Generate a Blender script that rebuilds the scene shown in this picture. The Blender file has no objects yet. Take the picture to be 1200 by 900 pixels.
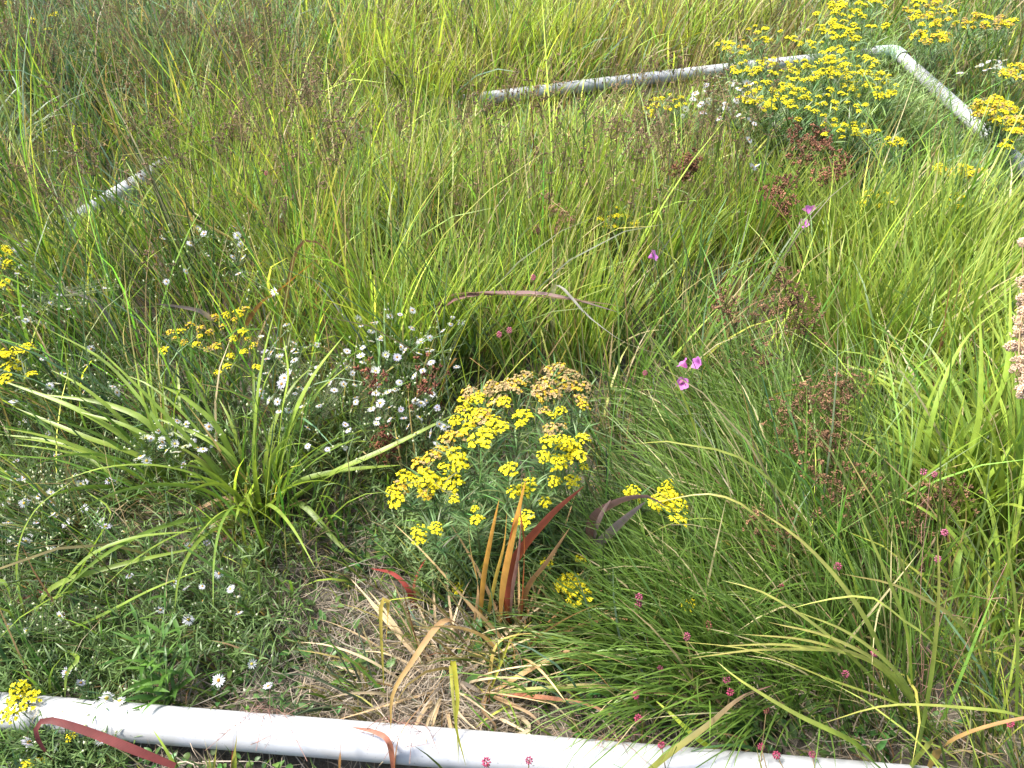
import bpy, math, random
import numpy as np

random.seed(7)
R = np.random.default_rng(11)
rad = math.radians
scene = bpy.context.scene
C = scene.collection

# ------------------------------------------------------------------ camera, sky, sun, exposure
CAM_H, PITCH, F = 1.30, rad(38.0), 906.0 / 1200.0
cam_d = bpy.data.cameras.new('camera')
cam_d.sensor_width = 36.0
cam_d.lens = 36.0 * F
cam_d.clip_start, cam_d.clip_end = 0.02, 800.0
cam = bpy.data.objects.new('camera', cam_d)
cam.location = (0, 0, CAM_H)
cam.rotation_euler = (rad(90) - PITCH, 0, 0)
C.objects.link(cam)
scene.camera = cam

SUN_EL, SUN_AZ = rad(60.0), rad(172.0)      # azimuth measured from +x, counter-clockwise: high on the left
world = bpy.data.worlds.new('World')
scene.world = world
world.use_nodes = True
wn = world.node_tree.nodes
bg = wn.get('Background') or wn.new('ShaderNodeBackground')
sky = wn.new('ShaderNodeTexSky')
sky.sky_type = 'NISHITA'
sky.sun_disc = False
sky.sun_elevation = SUN_EL
sky.sun_rotation = rad(90) - SUN_AZ
sky.air_density, sky.dust_density = 1.0, 3.0
world.node_tree.links.new(sky.outputs[0], bg.inputs[0])
bg.inputs[1].default_value = 0.15
sun_d = bpy.data.lights.new('sun', 'SUN')
sun_d.energy = 4.6
sun_d.angle = rad(17.0)                       # thin bright haze: soft-edged shadows
sun_d.color = (1.0, 0.95, 0.86)
sun = bpy.data.objects.new('sun', sun_d)
sd = (math.cos(SUN_EL) * math.cos(SUN_AZ), math.cos(SUN_EL) * math.sin(SUN_AZ), math.sin(SUN_EL))
sun.rotation_euler = (rad(90) - SUN_EL, 0, SUN_AZ + rad(90))
sun.location = (-3, 5, 8)
C.objects.link(sun)
scene.view_settings.view_transform = 'Standard'
scene.view_settings.look = 'None'
scene.view_settings.gamma = 1.0
scene.view_settings.exposure = 1.42
scene.render.engine = 'CYCLES'
scene.cycles.max_bounces = 7
scene.cycles.diffuse_bounces = 3
scene.cycles.glossy_bounces = 2
scene.cycles.transmission_bounces = 4
scene.cycles.transparent_max_bounces = 4

# ------------------------------------------------------------------ places on the ground
def gh(x, y):
    """height of the soil"""
    return (0.018 * np.sin(1.7 * x + 0.4) * np.cos(1.3 * y + 1.1) + 0.010 * np.sin(4.1 * x - 2.0 * y)
            + 0.006 * np.cos(7.3 * y + 3.1 * x))

def G(px, py, z=0.0):
    """photo position -> point of the place at height z"""
    u, v = (px - 600.0) / 906.0, (450.0 - py) / 906.0
    d = np.array([u, math.cos(PITCH) + v * math.sin(PITCH), -math.sin(PITCH) + v * math.cos(PITCH)])
    t = (CAM_H - z) / -d[2]
    return np.array([d[0] * t, d[1] * t, z])

def gnd(px, py):
    p = G(px, py)
    p[2] = float(gh(p[0], p[1]))
    return p

# ------------------------------------------------------------------ materials
def nodes(name):
    m = bpy.data.materials.new(name)
    m.use_nodes = True
    nt = m.node_tree
    nt.nodes.clear()
    out = nt.nodes.new('ShaderNodeOutputMaterial')
    return m, nt, out

def leaf_mat(name, trans=0.38, rough=0.45, veins=0.0, spec=0.35, noise=0.25, boost=1.25):
    """colour comes from each blade's own colour; alpha holds the place across the blade (veins)"""
    m, nt, out = nodes(name)
    N, L = nt.nodes.new, nt.links.new
    at = N('ShaderNodeAttribute'); at.attribute_name = 'Col'
    tc = N('ShaderNodeTexCoord')
    nz = N('ShaderNodeTexNoise'); nz.inputs['Scale'].default_value = 38.0; nz.inputs['Detail'].default_value = 3.0
    L(tc.outputs['Object'], nz.inputs['Vector'])
    mr = N('ShaderNodeMapRange'); mr.inputs['From Min'].default_value = 0.25; mr.inputs['From Max'].default_value = 0.75
    mr.inputs['To Min'].default_value = 1 - noise; mr.inputs['To Max'].default_value = 1 + noise
    L(nz.outputs['Fac'], mr.inputs['Value'])
    val = mr.outputs[0]
    if veins:
        sn = N('ShaderNodeMath'); sn.operation = 'MULTIPLY'; sn.inputs[1].default_value = 44.0
        L(at.outputs['Alpha'], sn.inputs[0])
        s2 = N('ShaderNodeMath'); s2.operation = 'SINE'; L(sn.outputs[0], s2.inputs[0])
        s3 = N('ShaderNodeMath'); s3.operation = 'MULTIPLY_ADD'; s3.inputs[1].default_value = veins; s3.inputs[2].default_value = 1.0
        L(s2.outputs[0], s3.inputs[0])
        s4 = N('ShaderNodeMath'); s4.operation = 'MULTIPLY'; L(s3.outputs[0], s4.inputs[0]); L(val, s4.inputs[1])
        val = s4.outputs[0]
    vm = N('ShaderNodeVectorMath'); vm.operation = 'SCALE'
    L(at.outputs['Color'], vm.inputs[0]); L(val, vm.inputs['Scale'])
    pb = N('ShaderNodeBsdfPrincipled')
    pb.inputs['Roughness'].default_value = rough
    pb.inputs['Specular IOR Level'].default_value = spec
    L(vm.outputs[0], pb.inputs['Base Color'])
    if trans > 0:
        tb = N('ShaderNodeBsdfTranslucent')
        v2 = N('ShaderNodeVectorMath'); v2.operation = 'MULTIPLY'
        v2.inputs[1].default_value = (boost * 1.1, boost * 1.15, boost * 0.7)
        L(vm.outputs[0], v2.inputs[0]); L(v2.outputs[0], tb.inputs[0])
        mx = N('ShaderNodeMixShader'); mx.inputs[0].default_value = trans
        L(pb.outputs[0], mx.inputs[1]); L(tb.outputs[0], mx.inputs[2])
        L(mx.outputs[0], out.inputs[0])
    else:
        L(pb.outputs[0], out.inputs[0])
    return m

M_GRASS = leaf_mat('grass_blade', 0.36, 0.48, spec=0.5)
M_LEAF = leaf_mat('broad_leaf', 0.36, 0.42, veins=0.10, spec=0.4)
M_DRY = leaf_mat('dry_leaf', 0.30, 0.6, veins=0.14, spec=0.25)
M_STEM = leaf_mat('stem', 0.10, 0.5)
M_PETAL = leaf_mat('petal', 0.48, 0.6, noise=0.06, spec=0.2, boost=1.0)
M_HEAD = leaf_mat('seed_head', 0.12, 0.7, noise=0.3, spec=0.2)

def soil_mat():
    m, nt, out = nodes('damp_soil')
    N, L = nt.nodes.new, nt.links.new
    tc = N('ShaderNodeTexCoord')
    n1 = N('ShaderNodeTexNoise'); n1.inputs['Scale'].default_value = 9.0; n1.inputs['Detail'].default_value = 8.0
    n2 = N('ShaderNodeTexNoise'); n2.inputs['Scale'].default_value = 90.0; n2.inputs['Detail'].default_value = 6.0
    L(tc.outputs['Object'], n1.inputs['Vector']); L(tc.outputs['Object'], n2.inputs['Vector'])
    r1 = N('ShaderNodeValToRGB')
    r1.color_ramp.elements[0].position = 0.3; r1.color_ramp.elements[0].color = (0.035, 0.030, 0.022, 1)
    r1.color_ramp.elements[1].position = 0.72; r1.color_ramp.elements[1].color = (0.15, 0.135, 0.11, 1)
    L(n1.outputs['Fac'], r1.inputs['Fac'])
    mx = N('ShaderNodeMix'); mx.data_type = 'RGBA'; mx.blend_type = 'MULTIPLY'; mx.inputs[0].default_value = 0.7
    r2 = N('ShaderNodeValToRGB')
    r2.color_ramp.elements[0].position = 0.35; r2.color_ramp.elements[0].color = (0.35, 0.33, 0.3, 1)
    r2.color_ramp.elements[1].position = 0.65; r2.color_ramp.elements[1].color = (1.2, 1.15, 1.1, 1)
    L(n2.outputs['Fac'], r2.inputs['Fac'])
    L(r1.outputs[0], mx.inputs[6]); L(r2.outputs[0], mx.inputs[7])
    pb = N('ShaderNodeBsdfPrincipled'); pb.inputs['Roughness'].default_value = 0.9
    L(mx.outputs[2], pb.inputs['Base Color'])
    bp = N('ShaderNodeBump'); bp.inputs['Strength'].default_value = 0.8; bp.inputs['Distance'].default_value = 0.01
    L(n2.outputs['Fac'], bp.inputs['Height']); L(bp.outputs[0], pb.inputs['Normal'])
    L(pb.outputs[0], out.inputs[0])
    return m

def pvc_mat(name, base, stain):
    m, nt, out = nodes(name)
    N, L = nt.nodes.new, nt.links.new
    tc = N('ShaderNodeTexCoord')
    n1 = N('ShaderNodeTexNoise'); n1.inputs['Scale'].default_value = 14.0; n1.inputs['Detail'].default_value = 7.0
    n1.inputs['Roughness'].default_value = 0.65
    L(tc.outputs['Object'], n1.inputs['Vector'])
    n2 = N('ShaderNodeTexNoise'); n2.inputs['Scale'].default_value = 160.0; n2.inputs['Detail'].default_value = 3.0
    L(tc.outputs['Object'], n2.inputs['Vector'])
    mp = N('ShaderNodeMapping'); mp.inputs['Scale'].default_value = (3.0, 40.0, 220.0)
    L(tc.outputs['Object'], mp.inputs['Vector'])
    n3 = N('ShaderNodeTexNoise'); n3.inputs['Scale'].default_value = 1.6; n3.inputs['Detail'].default_value = 3.0
    L(mp.outputs[0], n3.inputs['Vector'])                     # long scuffs along the pipe
    r1 = N('ShaderNodeValToRGB')
    r1.color_ramp.elements[0].position = 0.28; r1.color_ramp.elements[0].color = (*stain, 1)
    r1.color_ramp.elements[1].position = 0.55; r1.color_ramp.elements[1].color = (*base, 1)
    L(n1.outputs['Fac'], r1.inputs['Fac'])
    r2 = N('ShaderNodeValToRGB')
    r2.color_ramp.elements[0].position = 0.27; r2.color_ramp.elements[0].color = (0.45, 0.43, 0.40, 1)
    r2.color_ramp.elements[1].position = 0.34; r2.color_ramp.elements[1].color = (1, 1, 1, 1)
    L(n2.outputs['Fac'], r2.inputs['Fac'])
    r3 = N('ShaderNodeValToRGB')
    r3.color_ramp.elements[0].position = 0.26; r3.color_ramp.elements[0].color = (0.62, 0.62, 0.64, 1)
    r3.color_ramp.elements[1].position = 0.36; r3.color_ramp.elements[1].color = (1, 1, 1, 1)
    L(n3.outputs['Fac'], r3.inputs['Fac'])
    a = N('ShaderNodeMix'); a.data_type = 'RGBA'; a.blend_type = 'MULTIPLY'; a.inputs[0].default_value = 0.8
    L(r1.outputs[0], a.inputs[6]); L(r2.outputs[0], a.inputs[7])
    b = N('ShaderNodeMix'); b.data_type = 'RGBA'; b.blend_type = 'MULTIPLY'; b.inputs[0].default_value = 0.7
    L(a.outputs[2], b.inputs[6]); L(r3.outputs[0], b.inputs[7])
    pb = N('ShaderNodeBsdfPrincipled'); pb.inputs['Roughness'].default_value = 0.42
    L(b.outputs[2], pb.inputs['Base Color'])
    L(pb.outputs[0], out.inputs[0])
    return m

M_SOIL = soil_mat()
M_PVC = pvc_mat('white_plastic', (0.375, 0.385, 0.405), (0.32, 0.32, 0.315))
M_ELBOW = pvc_mat('green_stained_plastic', (0.36, 0.52, 0.46), (0.50, 0.54, 0.52))

# ------------------------------------------------------------------ mesh building
class Buf:
    """vertices, quads, triangles and a colour per vertex, collected and linked as ONE mesh object"""
    def __init__(s):
        s.v, s.q, s.t, s.c, s.n = [], [], [], [], 0
    def add(s, v, q=None, t=None, c=None):
        v = np.asarray(v, np.float32).reshape(-1, 3)
        if q is not None and len(q): s.q.append(np.asarray(q, np.int32).reshape(-1, 4) + s.n)
        if t is not None and len(t): s.t.append(np.asarray(t, np.int32).reshape(-1, 3) + s.n)
        c = np.asarray(c, np.float32)
        if c.ndim == 1: c = np.tile(c, (len(v), 1))
        c = c.reshape(len(v), -1)
        if c.shape[1] == 3: c = np.hstack([c, np.full((len(v), 1), .5, np.float32)])
        s.v.append(v); s.c.append(c); s.n += len(v)
    def mesh(s, name, mat, origin=(0, 0, 0), smooth=True):
        v = np.concatenate(s.v) - np.asarray(origin, np.float32)
        c = np.clip(np.concatenate(s.c), 0, 1)
        q = np.concatenate(s.q) if s.q else np.zeros((0, 4), np.int32)
        t = np.concatenate(s.t) if s.t else np.zeros((0, 3), np.int32)
        me = bpy.data.meshes.new(name)
        me.vertices.add(len(v)); me.vertices.foreach_set('co', v.astype(np.float32).ravel())
        nl = q.size + t.size
        me.loops.add(nl); me.loops.foreach_set('vertex_index', np.concatenate([q.ravel(), t.ravel()]))
        npoly = len(q) + len(t)
        me.polygons.add(npoly)
        st = np.concatenate([np.arange(len(q)) * 4, q.size + np.arange(len(t)) * 3]).astype(np.int32)
        me.polygons.foreach_set('loop_start', st)
        me.polygons.foreach_set('use_smooth', np.full(npoly, smooth))
        me.update(calc_edges=True)
        a = me.color_attributes.new('Col', 'FLOAT_COLOR', 'POINT')
        a.data.foreach_set('color', c.astype(np.float32).ravel())
        me.materials.append(mat)
        me.validate()
        return me
    def build(s, name, mat, parent=None, origin=None, kind=None, smooth=True):
        if origin is None: origin = tuple(parent.location) if parent is not None else (0, 0, 0)
        o = bpy.data.objects.new(name, s.mesh(name, mat, origin, smooth))
        C.objects.link(o)
        if parent is not None: o.parent = parent
        else: o.location = origin
        if kind: o['kind'] = kind
        return o

def tag(o, label, cat=None, group=None, kind=None):
    o['label'] = label
    if cat: o['category'] = cat
    if group: o['group'] = group
    if kind: o['kind'] = kind
    return o

def thing(name, label, cat, loc, group=None):
    o = bpy.data.objects.new(name, None)
    o.empty_display_size = 0.05
    o.location = [float(a) for a in loc]
    C.objects.link(o)
    return tag(o, label, cat, group)

def norm(a):
    return a / np.maximum(np.linalg.norm(a, axis=-1, keepdims=True), 1e-9)

def arcs(base, phi, th0, th1, L, S, k=1.6, wob=0.0):
    """blades as curves: tilt from th0 at the foot to th1 at the tip, towards azimuth phi"""
    n = len(base)
    s = (np.arange(S) + 0.5) / S
    th = th0[:, None] + (th1 - th0)[:, None] * s[None] ** k
    ph = phi[:, None] + (wob * R.normal(size=(n, 1))) * s[None] ** 2
    d = np.stack([np.sin(th) * np.cos(ph), np.sin(th) * np.sin(ph), np.cos(th)], -1) * (L / S)[:, None, None]
    P = np.concatenate([np.zeros((n, 1, 3)), np.cumsum(d, 1)], 1) + base[:, None, :]
    zmin = gh(P[..., 0], P[..., 1]) + 0.006
    P[:, 1:, 2] = np.maximum(P[:, 1:, 2], zmin[:, 1:])
    return P

def tangents(P):
    T = np.empty_like(P)
    T[:, 1:-1] = P[:, 2:] - P[:, :-2]
    T[:, 0] = P[:, 1] - P[:, 0]
    T[:, -1] = P[:, -1] - P[:, -2]
    return norm(T)

def strips(buf, P, w, c0, c1, roll=None, prof=None, fold=0.0, cpow=1.5):
    """flat or folded blades along curves P (N,S+1,3), width w (N), colour from c0 (foot) to c1 (tip)"""
    n, S1 = P.shape[:2]
    s = np.linspace(0, 1, S1)
    if prof is None: prof = np.minimum(1.0, 0.65 + 1.4 * s) * np.clip(1 - s ** 2.6, 0.0, 1) ** 0.8 + 0.03
    T = tangents(P)
    up = np.array([0, 0, 1.0])
    side = np.cross(T, up)
    weak = np.linalg.norm(side, axis=-1) < 0.05
    side[weak] = np.array([1.0, 0, 0])
    side = norm(side)
    for i in range(1, S1):                       # keep the side from flipping over the bend
        f = np.sum(side[:, i] * side[:, i - 1], -1) < 0
        side[f, i] *= -1
    nor = np.cross(side, T)
    if roll is not None:
        r = roll[:, None] if roll.ndim == 1 else roll
        side = side * np.cos(r)[..., None] + nor * np.sin(r)[..., None]
        nor = np.cross(side, T)
    hw = 0.5 * w[:, None] * prof[None]
    col = c0[:, None, :] + (c1 - c0)[:, None, :] * (s ** cpow)[None, :, None]
    if fold:
        V = np.stack([P - side * hw[..., None] + nor * (hw * fold)[..., None], P, P + side * hw[..., None] + nor * (hw * fold)[..., None]], 2)
        A = 3
    else:
        V = np.stack([P - side * hw[..., None], P + side * hw[..., None]], 2)
        A = 2
    al = np.linspace(0, 1, A)
    cc = np.concatenate([np.repeat(col[:, :, None, :], A, 2), np.broadcast_to(al[None, None, :, None], (n, S1, A, 1))], -1)
    a = (np.arange(n) * S1 * A)[:, None, None] + (np.arange(S1 - 1) * A)[None, :, None] + np.arange(A - 1)[None, None, :]
    q = np.stack([a, a + 1, a + A + 1, a + A], -1)
    buf.add(V, q=q, c=cc.reshape(-1, 4))

def tubes(buf, P, r0, r1, c0, c1, sides=4):
    """thin round stems along curves"""
    n, S1 = P.shape[:2]
    s = np.linspace(0, 1, S1)
    T = tangents(P)
    ref = np.where(np.abs(T[..., 2:3]) > 0.9, np.array([1.0, 0, 0]), np.array([0, 0, 1.0]))
    a1 = norm(np.cross(T, ref)); a2 = np.cross(T, a1)
    r = (r0[:, None] + (r1 - r0)[:, None] * s[None])[..., None]
    an = np.arange(sides) / sides * 2 * math.pi
    V = np.stack([P + a1 * r * math.cos(t) + a2 * r * math.sin(t) for t in an], 2)
    col = c0[:, None, :] + (c1 - c0)[:, None, :] * s[None, :, None]
    cc = np.repeat(col[:, :, None, :], sides, 2)
    i = np.arange(sides); j = (i + 1) % sides
    b = (np.arange(n) * S1 * sides)[:, None, None] + (np.arange(S1 - 1) * sides)[None, :, None]
    q = np.stack([b + i, b + j, b + sides + j, b + sides + i], -1)
    buf.add(V, q=q, c=cc.reshape(-1, 3))

def spline(pts, n):
    """smooth curve through a few points, evenly sampled"""
    p = np.asarray(pts, float)
    if len(p) == 2: return p[0] + (p[1] - p[0]) * np.linspace(0, 1, n)[:, None]
    e = np.vstack([2 * p[0] - p[1], p, 2 * p[-1] - p[-2]])
    out = []
    for i in range(len(p) - 1):
        a, b, c, d = e[i:i + 4]
        t = np.linspace(0, 1, 20, endpoint=False)[:, None]
        out.append(0.5 * ((2 * b) + (c - a) * t + (2 * a - 5 * b + 4 * c - d) * t ** 2 + (3 * b - a - 3 * c + d) * t ** 3))
    o = np.vstack(out + [p[-1:]])
    d = np.concatenate([[0], np.cumsum(np.linalg.norm(np.diff(o, axis=0), axis=1))])
    s = np.linspace(0, d[-1], n)
    return np.stack([np.interp(s, d, o[:, k]) for k in range(3)], 1)

def frames(nrm, spin):
    """rotation matrices whose z axis is nrm"""
    z = norm(nrm)
    ref = np.where(np.abs(z[:, 2:3]) > 0.95, np.array([1.0, 0, 0]), np.array([0, 0, 1.0]))
    x = norm(np.cross(ref, z)); y = np.cross(z, x)
    c, s = np.cos(spin)[:, None], np.sin(spin)[:, None]
    X, Y = x * c + y * s, y * c - x * s
    return np.stack([X, Y, z], -1)

def scatter(buf, tmpl, pos, rot, scale, cmul=None, col=None):
    """many small copies of a template (v, q, t, c) joined into the buffer"""
    v, q, t, c = tmpl
    n, m = len(pos), len(v)
    V = np.einsum('nij,mj->nmi', rot, v) * np.asarray(scale)[:, None, None] + pos[:, None, :]
    off = (np.arange(n) * m)[:, None, None]
    cc = np.broadcast_to(c[None], (n, m, 3)).copy()
    if col is not None: cc[:] = col[:, None, :]
    if cmul is not None: cc *= cmul[:, None, :]
    buf.add(V, q=(q[None] + off) if len(q) else None, t=(t[None] + off) if len(t) else None, c=cc.reshape(-1, 3))

def U(a, b, n=None):
    return R.uniform(a, b, n)

def A(*c):
    return np.array(c, float)

# natural colours (linear)
DARK, MID, YEL = A(.042, .086, .018), A(.098, .176, .028), A(.25, .31, .048)
BLUE, OLIVE, STRAW = A(.082, .135, .080), A(.17, .15, .06), A(.46, .40, .22)
TAN, GREY, RUST = A(.34, .22, .115), A(.30, .27, .23), A(.30, .085, .025)
WINE, ORANGE = A(.13, .022, .022), A(.62, .30, .06)

# ================================================================== ground
def ground():
    b = Buf()
    xs = np.concatenate([np.linspace(-200, -6, 14, endpoint=False), np.linspace(-6, 6, 150, endpoint=False), np.linspace(6, 200, 15)])
    ys = np.concatenate([np.linspace(-60, -1, 8, endpoint=False), np.linspace(-1, 9, 130, endpoint=False), np.linspace(9, 300, 18)])
    X, Y = np.meshgrid(xs, ys)
    rough = 0.006 * R.normal(size=X.shape) * ((np.abs(X) < 6) & (Y > -1) & (Y < 9))
    Z = gh(X, Y) * np.exp(-((np.maximum(np.hypot(X, Y) - 10, 0)) / 20) ** 2) + rough - 0.003
    nx = len(xs)
    i = np.arange(len(ys) - 1)[:, None] * nx + np.arange(nx - 1)[None]
    q = np.stack([i, i + 1, i + nx + 1, i + nx], -1)
    b.add(np.stack([X, Y, Z], -1), q=q, c=A(.1, .08, .06))
    o = b.build('ground', M_SOIL)
    tag(o, 'dark damp soil under the meadow plants', kind='structure')
ground()

# ================================================================== the white pipe frame
PIPE_R = 0.0302
PIPE_C = [A(-2.03, .785), A(1.84, .475), A(2.27, 4.83) * (1 - .12 / 1.27), A(-1.30, 3.42)]
def pipe_frame():
    FL, FR, BR, BL = PIPE_C
    root = thing('pipe_frame', 'large four-sided plot frame of white plastic pipes lying in the grass', 'pipe frame', (0, 2.4, 0.0))
    cor = [FL, FR, BR, BL]
    lift = {0: 0.02, 1: 0.01, 2: .12, 3: .03}      # the far side lies on matted grass
    def z(p):
        i = int(np.argmin([np.linalg.norm(p - c) for c in [FL, FR, BR, BL]]))
        return float(gh(p[0], p[1])) * 0.4 + PIPE_R + 0.004 + lift[i]
    for k in range(4):
        a, c = cor[k], cor[(k + 1) % 4]
        d = (c - a) / np.linalg.norm(c - a)
        a2, c2 = a + d * 0.05, c - d * 0.05
        n = 40
        t = np.linspace(0, 1, n)
        P = np.stack([a2[0] + (c2 - a2)[0] * t, a2[1] + (c2 - a2)[1] * t, z(a2) + (z(c2) - z(a2)) * t], 1)
        P[:, 2] += [0.0, 0.012, 0.012, 0.010][k] * np.sin(t * math.pi)
        b = Buf()
        one = np.array([PIPE_R])
        tubes(b, P[None], one, one, A(.8, .8, .8)[None], A(.8, .8, .8)[None], sides=28)
        b.build('pipe', M_PVC, root)
    for k in range(4):                              # elbows slipped over the pipe ends
        p, pa, pb = cor[k], cor[k - 1], cor[(k + 1) % 4]
        da, db = (pa - p) / np.linalg.norm(pa - p), (pb - p) / np.linalg.norm(pb - p)
        pts = []
        for s in np.linspace(0.135, 0.05, 4): pts.append(p + da * s)
        for s in np.linspace(0, 1, 9)[1:-1]: pts.append((1 - s) ** 2 * (p + da * .05) + 2 * s * (1 - s) * p + s * s * (p + db * .05))
        for s in np.linspace(0.05, 0.135, 4): pts.append(p + db * s)
        P = np.array([[q[0], q[1], z(p)] for q in pts])
        b = Buf()
        one = np.array([PIPE_R + 0.0055])
        tubes(b, P[None], one, one, A(.8, .8, .8)[None], A(.8, .8, .8)[None], sides=28)
        o = b.build('elbow', M_ELBOW if k == 2 else M_PVC, root)
        if k == 2: o['label'] = 'pale green stained corner elbow'
pipe_frame()

# ================================================================== meadow grass (nobody could count it)
# places read off the photo (foot of the grass): x, y, density, height, mix(dark,mid,yellow,blue,olive), lean azimuth, lean
CTRL = [
 (-100, 140, 1.0, .48, (.4, .2, .1, 1.0, .3), 200, .3), (100, 130, 1.1, .50, (.5, .3, .1, 1.0, .3), 200, .3),
 (300, 110, 1.0, .46, (.4, .4, .2, .9, .4), 330, .3), (480, 110, 1.1, .42, (.1, .5, 1.0, .2, .6), 300, .2),
 (640, 110, 1.1, .42, (.1, .4, 1.0, .1, .8), 20, .2), (800, 70, 1.0, .40, (.1, .3, .8, .1, 1.1), 30, .25),
 (1000, 60, .8, .30, (.3, .6, .3, .5, .6), 300, .2), (1180, 90, .9, .30, (.3, .6, .3, .6, .4), 250, .2),
 (20, 280, 1.0, .42, (.3, .6, .4, .5, .5), 200, .3), (170, 300, 1.0, .40, (.2, .7, .7, .3, .4), 180, .3),
 (330, 250, 1.0, .42, (.2, .6, .8, .2, .7), 330, .2), (480, 260, 1.0, .42, (.2, .6, .9, .1, .6), 60, .15),
 (620, 250, 1.1, .36, (.2, .7, .8, .1, .5), 90, .12), (760, 230, 1.1, .34, (.2, .8, .7, .1, .7), 100, .12),
 (920, 250, .8, .34, (.3, .9, .6, .1, .5), 60, .15), (1080, 220, .9, .30, (.4, .7, .3, .6, .3), 60, .2),
 (1180, 260, 1.0, .34, (.4, .8, .3, .6, .1), 60, .2),
 (60, 430, 1.2, .34, (.9, .5, .3, .3, .1), 180, .3), (220, 450, 1.2, .32, (.9, .5, .3, .2, .1), 180, .25),
 (380, 430, 1.1, .40, (.4, .8, .8, .1, .3), 80, .2), (520, 430, 1.1, .40, (.4, .8, .8, .1, .2), 80, .2),
 (650, 400, 1.1, .34, (.4, .8, .7, .1, .4), 90, .12), (780, 430, 1.0, .30, (.9, .6, .3, .2, .6), 30, .3),
 (900, 420, .8, .32, (.5, .8, .5, .1, .5), 60, .25), (1040, 420, .7, .34, (.3, .8, 1.0, .1, .1), 70, .2),
 (1170, 430, .6, .34, (.3, .8, 1.0, .1, .1), 60, .25),
 (40, 620, 1.0, .24, (.9, .5, .2, .6, .2), 200, .4), (200, 640, 1.2, .26, (.9, .6, .2, .4, .1), 200, .4),
 (360, 620, 1.0, .22, (.9, .6, .3, .2, .2), 330, .4), (450, 700, 1.0, .13, (.5, .7, .6, .3, .5), 200, .5),
 (560, 640, .9, .18, (.8, .6, .2, .5, .2), 270, .4), (700, 640, 1.0, .26, (1.2, .6, .15, .4, .1), 160, .5),
 (820, 600, 1.1, .32, (1.2, .6, .2, .2, .15), 150, .55), (960, 600, 1.1, .34, (1.1, .6, .3, .1, .25), 150, .5),
 (1100, 610, .7, .30, (.5, .8, .7, .1, .1), 120, .4),
 (20, 780, 1.2, .22, (1.0, .5, .2, .4, .1), 200, .4), (200, 770, 1.1, .19, (1.0, .6, .2, .3, .2), 200, .4),
 (360, 780, 1.0, .11, (.7, .7, .4, .3, .5), 180, .6), (500, 790, .45, .10, (.5, .6, .4, .4, .9), 180, .6),
 (640, 760, 1.0, .15, (.9, .6, .2, .3, .3), 170, .5), (780, 740, 1.2, .32, (1.4, .5, .1, .3, .1), 140, .7),
 (900, 780, 1.1, .30, (1.3, .5, .2, .3, .15), 140, .65), (1020, 800, 1.1, .28, (1.1, .6, .3, .3, .25), 140, .55),
 (1150, 760, 1.0, .34, (.5, .8, .8, .1, .1), 120, .35), (1180, 880, 1.1, .26, (.6, .6, .6, .2, .4), 140, .45),
 (100, 890, 1.0, .10, (1.0, .6, .2, .4, .1), 180, .4), (300, 900, .8, .07, (.7, .5, .2, .3, .6), 180, .5),
 (600, 920, .7, .07, (.7, .5, .2, .3, .6), 180, .5), (900, 930, .9, .10, (.7, .5, .2, .3, .6), 180, .5),
]
ctl_xy = np.array([G(c[0], c[1])[:2] for c in CTRL])
ctl_v = np.array([[c[2], c[3], *c[4], math.cos(rad(c[5])) * c[6] * (.35 if c[1] < 480 else 1), math.sin(rad(c[5])) * c[6] * (.35 if c[1] < 480 else 1)] for c in CTRL])
def field(x, y):
    d2 = (ctl_xy[None, :, 0] - x[:, None]) ** 2 + (ctl_xy[None, :, 1] - y[:, None]) ** 2
    s2 = (0.06 + 0.05 * np.maximum(y, .3)) ** 2
    w = 1.0 / (d2 + s2[:, None]) ** 2
    w /= w.sum(1, keepdims=True)
    return w @ ctl_v

def seen(x, y, m=0.5):
    """a strip round the photographed ground, wider than the view"""
    half = 0.78 * np.maximum(y, 0.2) + 0.55 + m
    return (np.abs(x) < half) & (y > 0.22) & (y < 7.6)

BARE = [(A(.02, 3.58), A(1.55, 4.12), 1.0), (A(-1.46, 2.50), A(-1.36, 2.85), .40), (A(2.05, 4.25), A(1.95, 3.35), .6), (A(1.93, 2.95), A(1.9, 2.75), .4)]
def cap(x, y):
    """the grass stays short in trodden strips along the pipes"""
    h = np.full(np.shape(x), 9.0)
    for a, c, reach in BARE:
        d = c - a
        t = np.clip(((x - a[0]) * d[0] + (y - a[1]) * d[1]) / (d @ d), 0, 1)
        dx, dy = x - a[0] - t * d[0], y - a[1] - t * d[1]
        r = np.hypot(dx, dy)
        far = dx * a[0] + dy * a[1] > 0            # beyond the pipe the grass may stand
        h = np.where(r < reach, np.minimum(h, np.where(far, .09 + .9 * r, .10 + .28 * r)), h)
    return h

def near_pipe(x, y, h):
    """grass does not grow up through the front pipe"""
    fy = 0.785 - 0.0801 * (x + 2.03)
    return np.abs(y - fy) < 0.035

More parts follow.
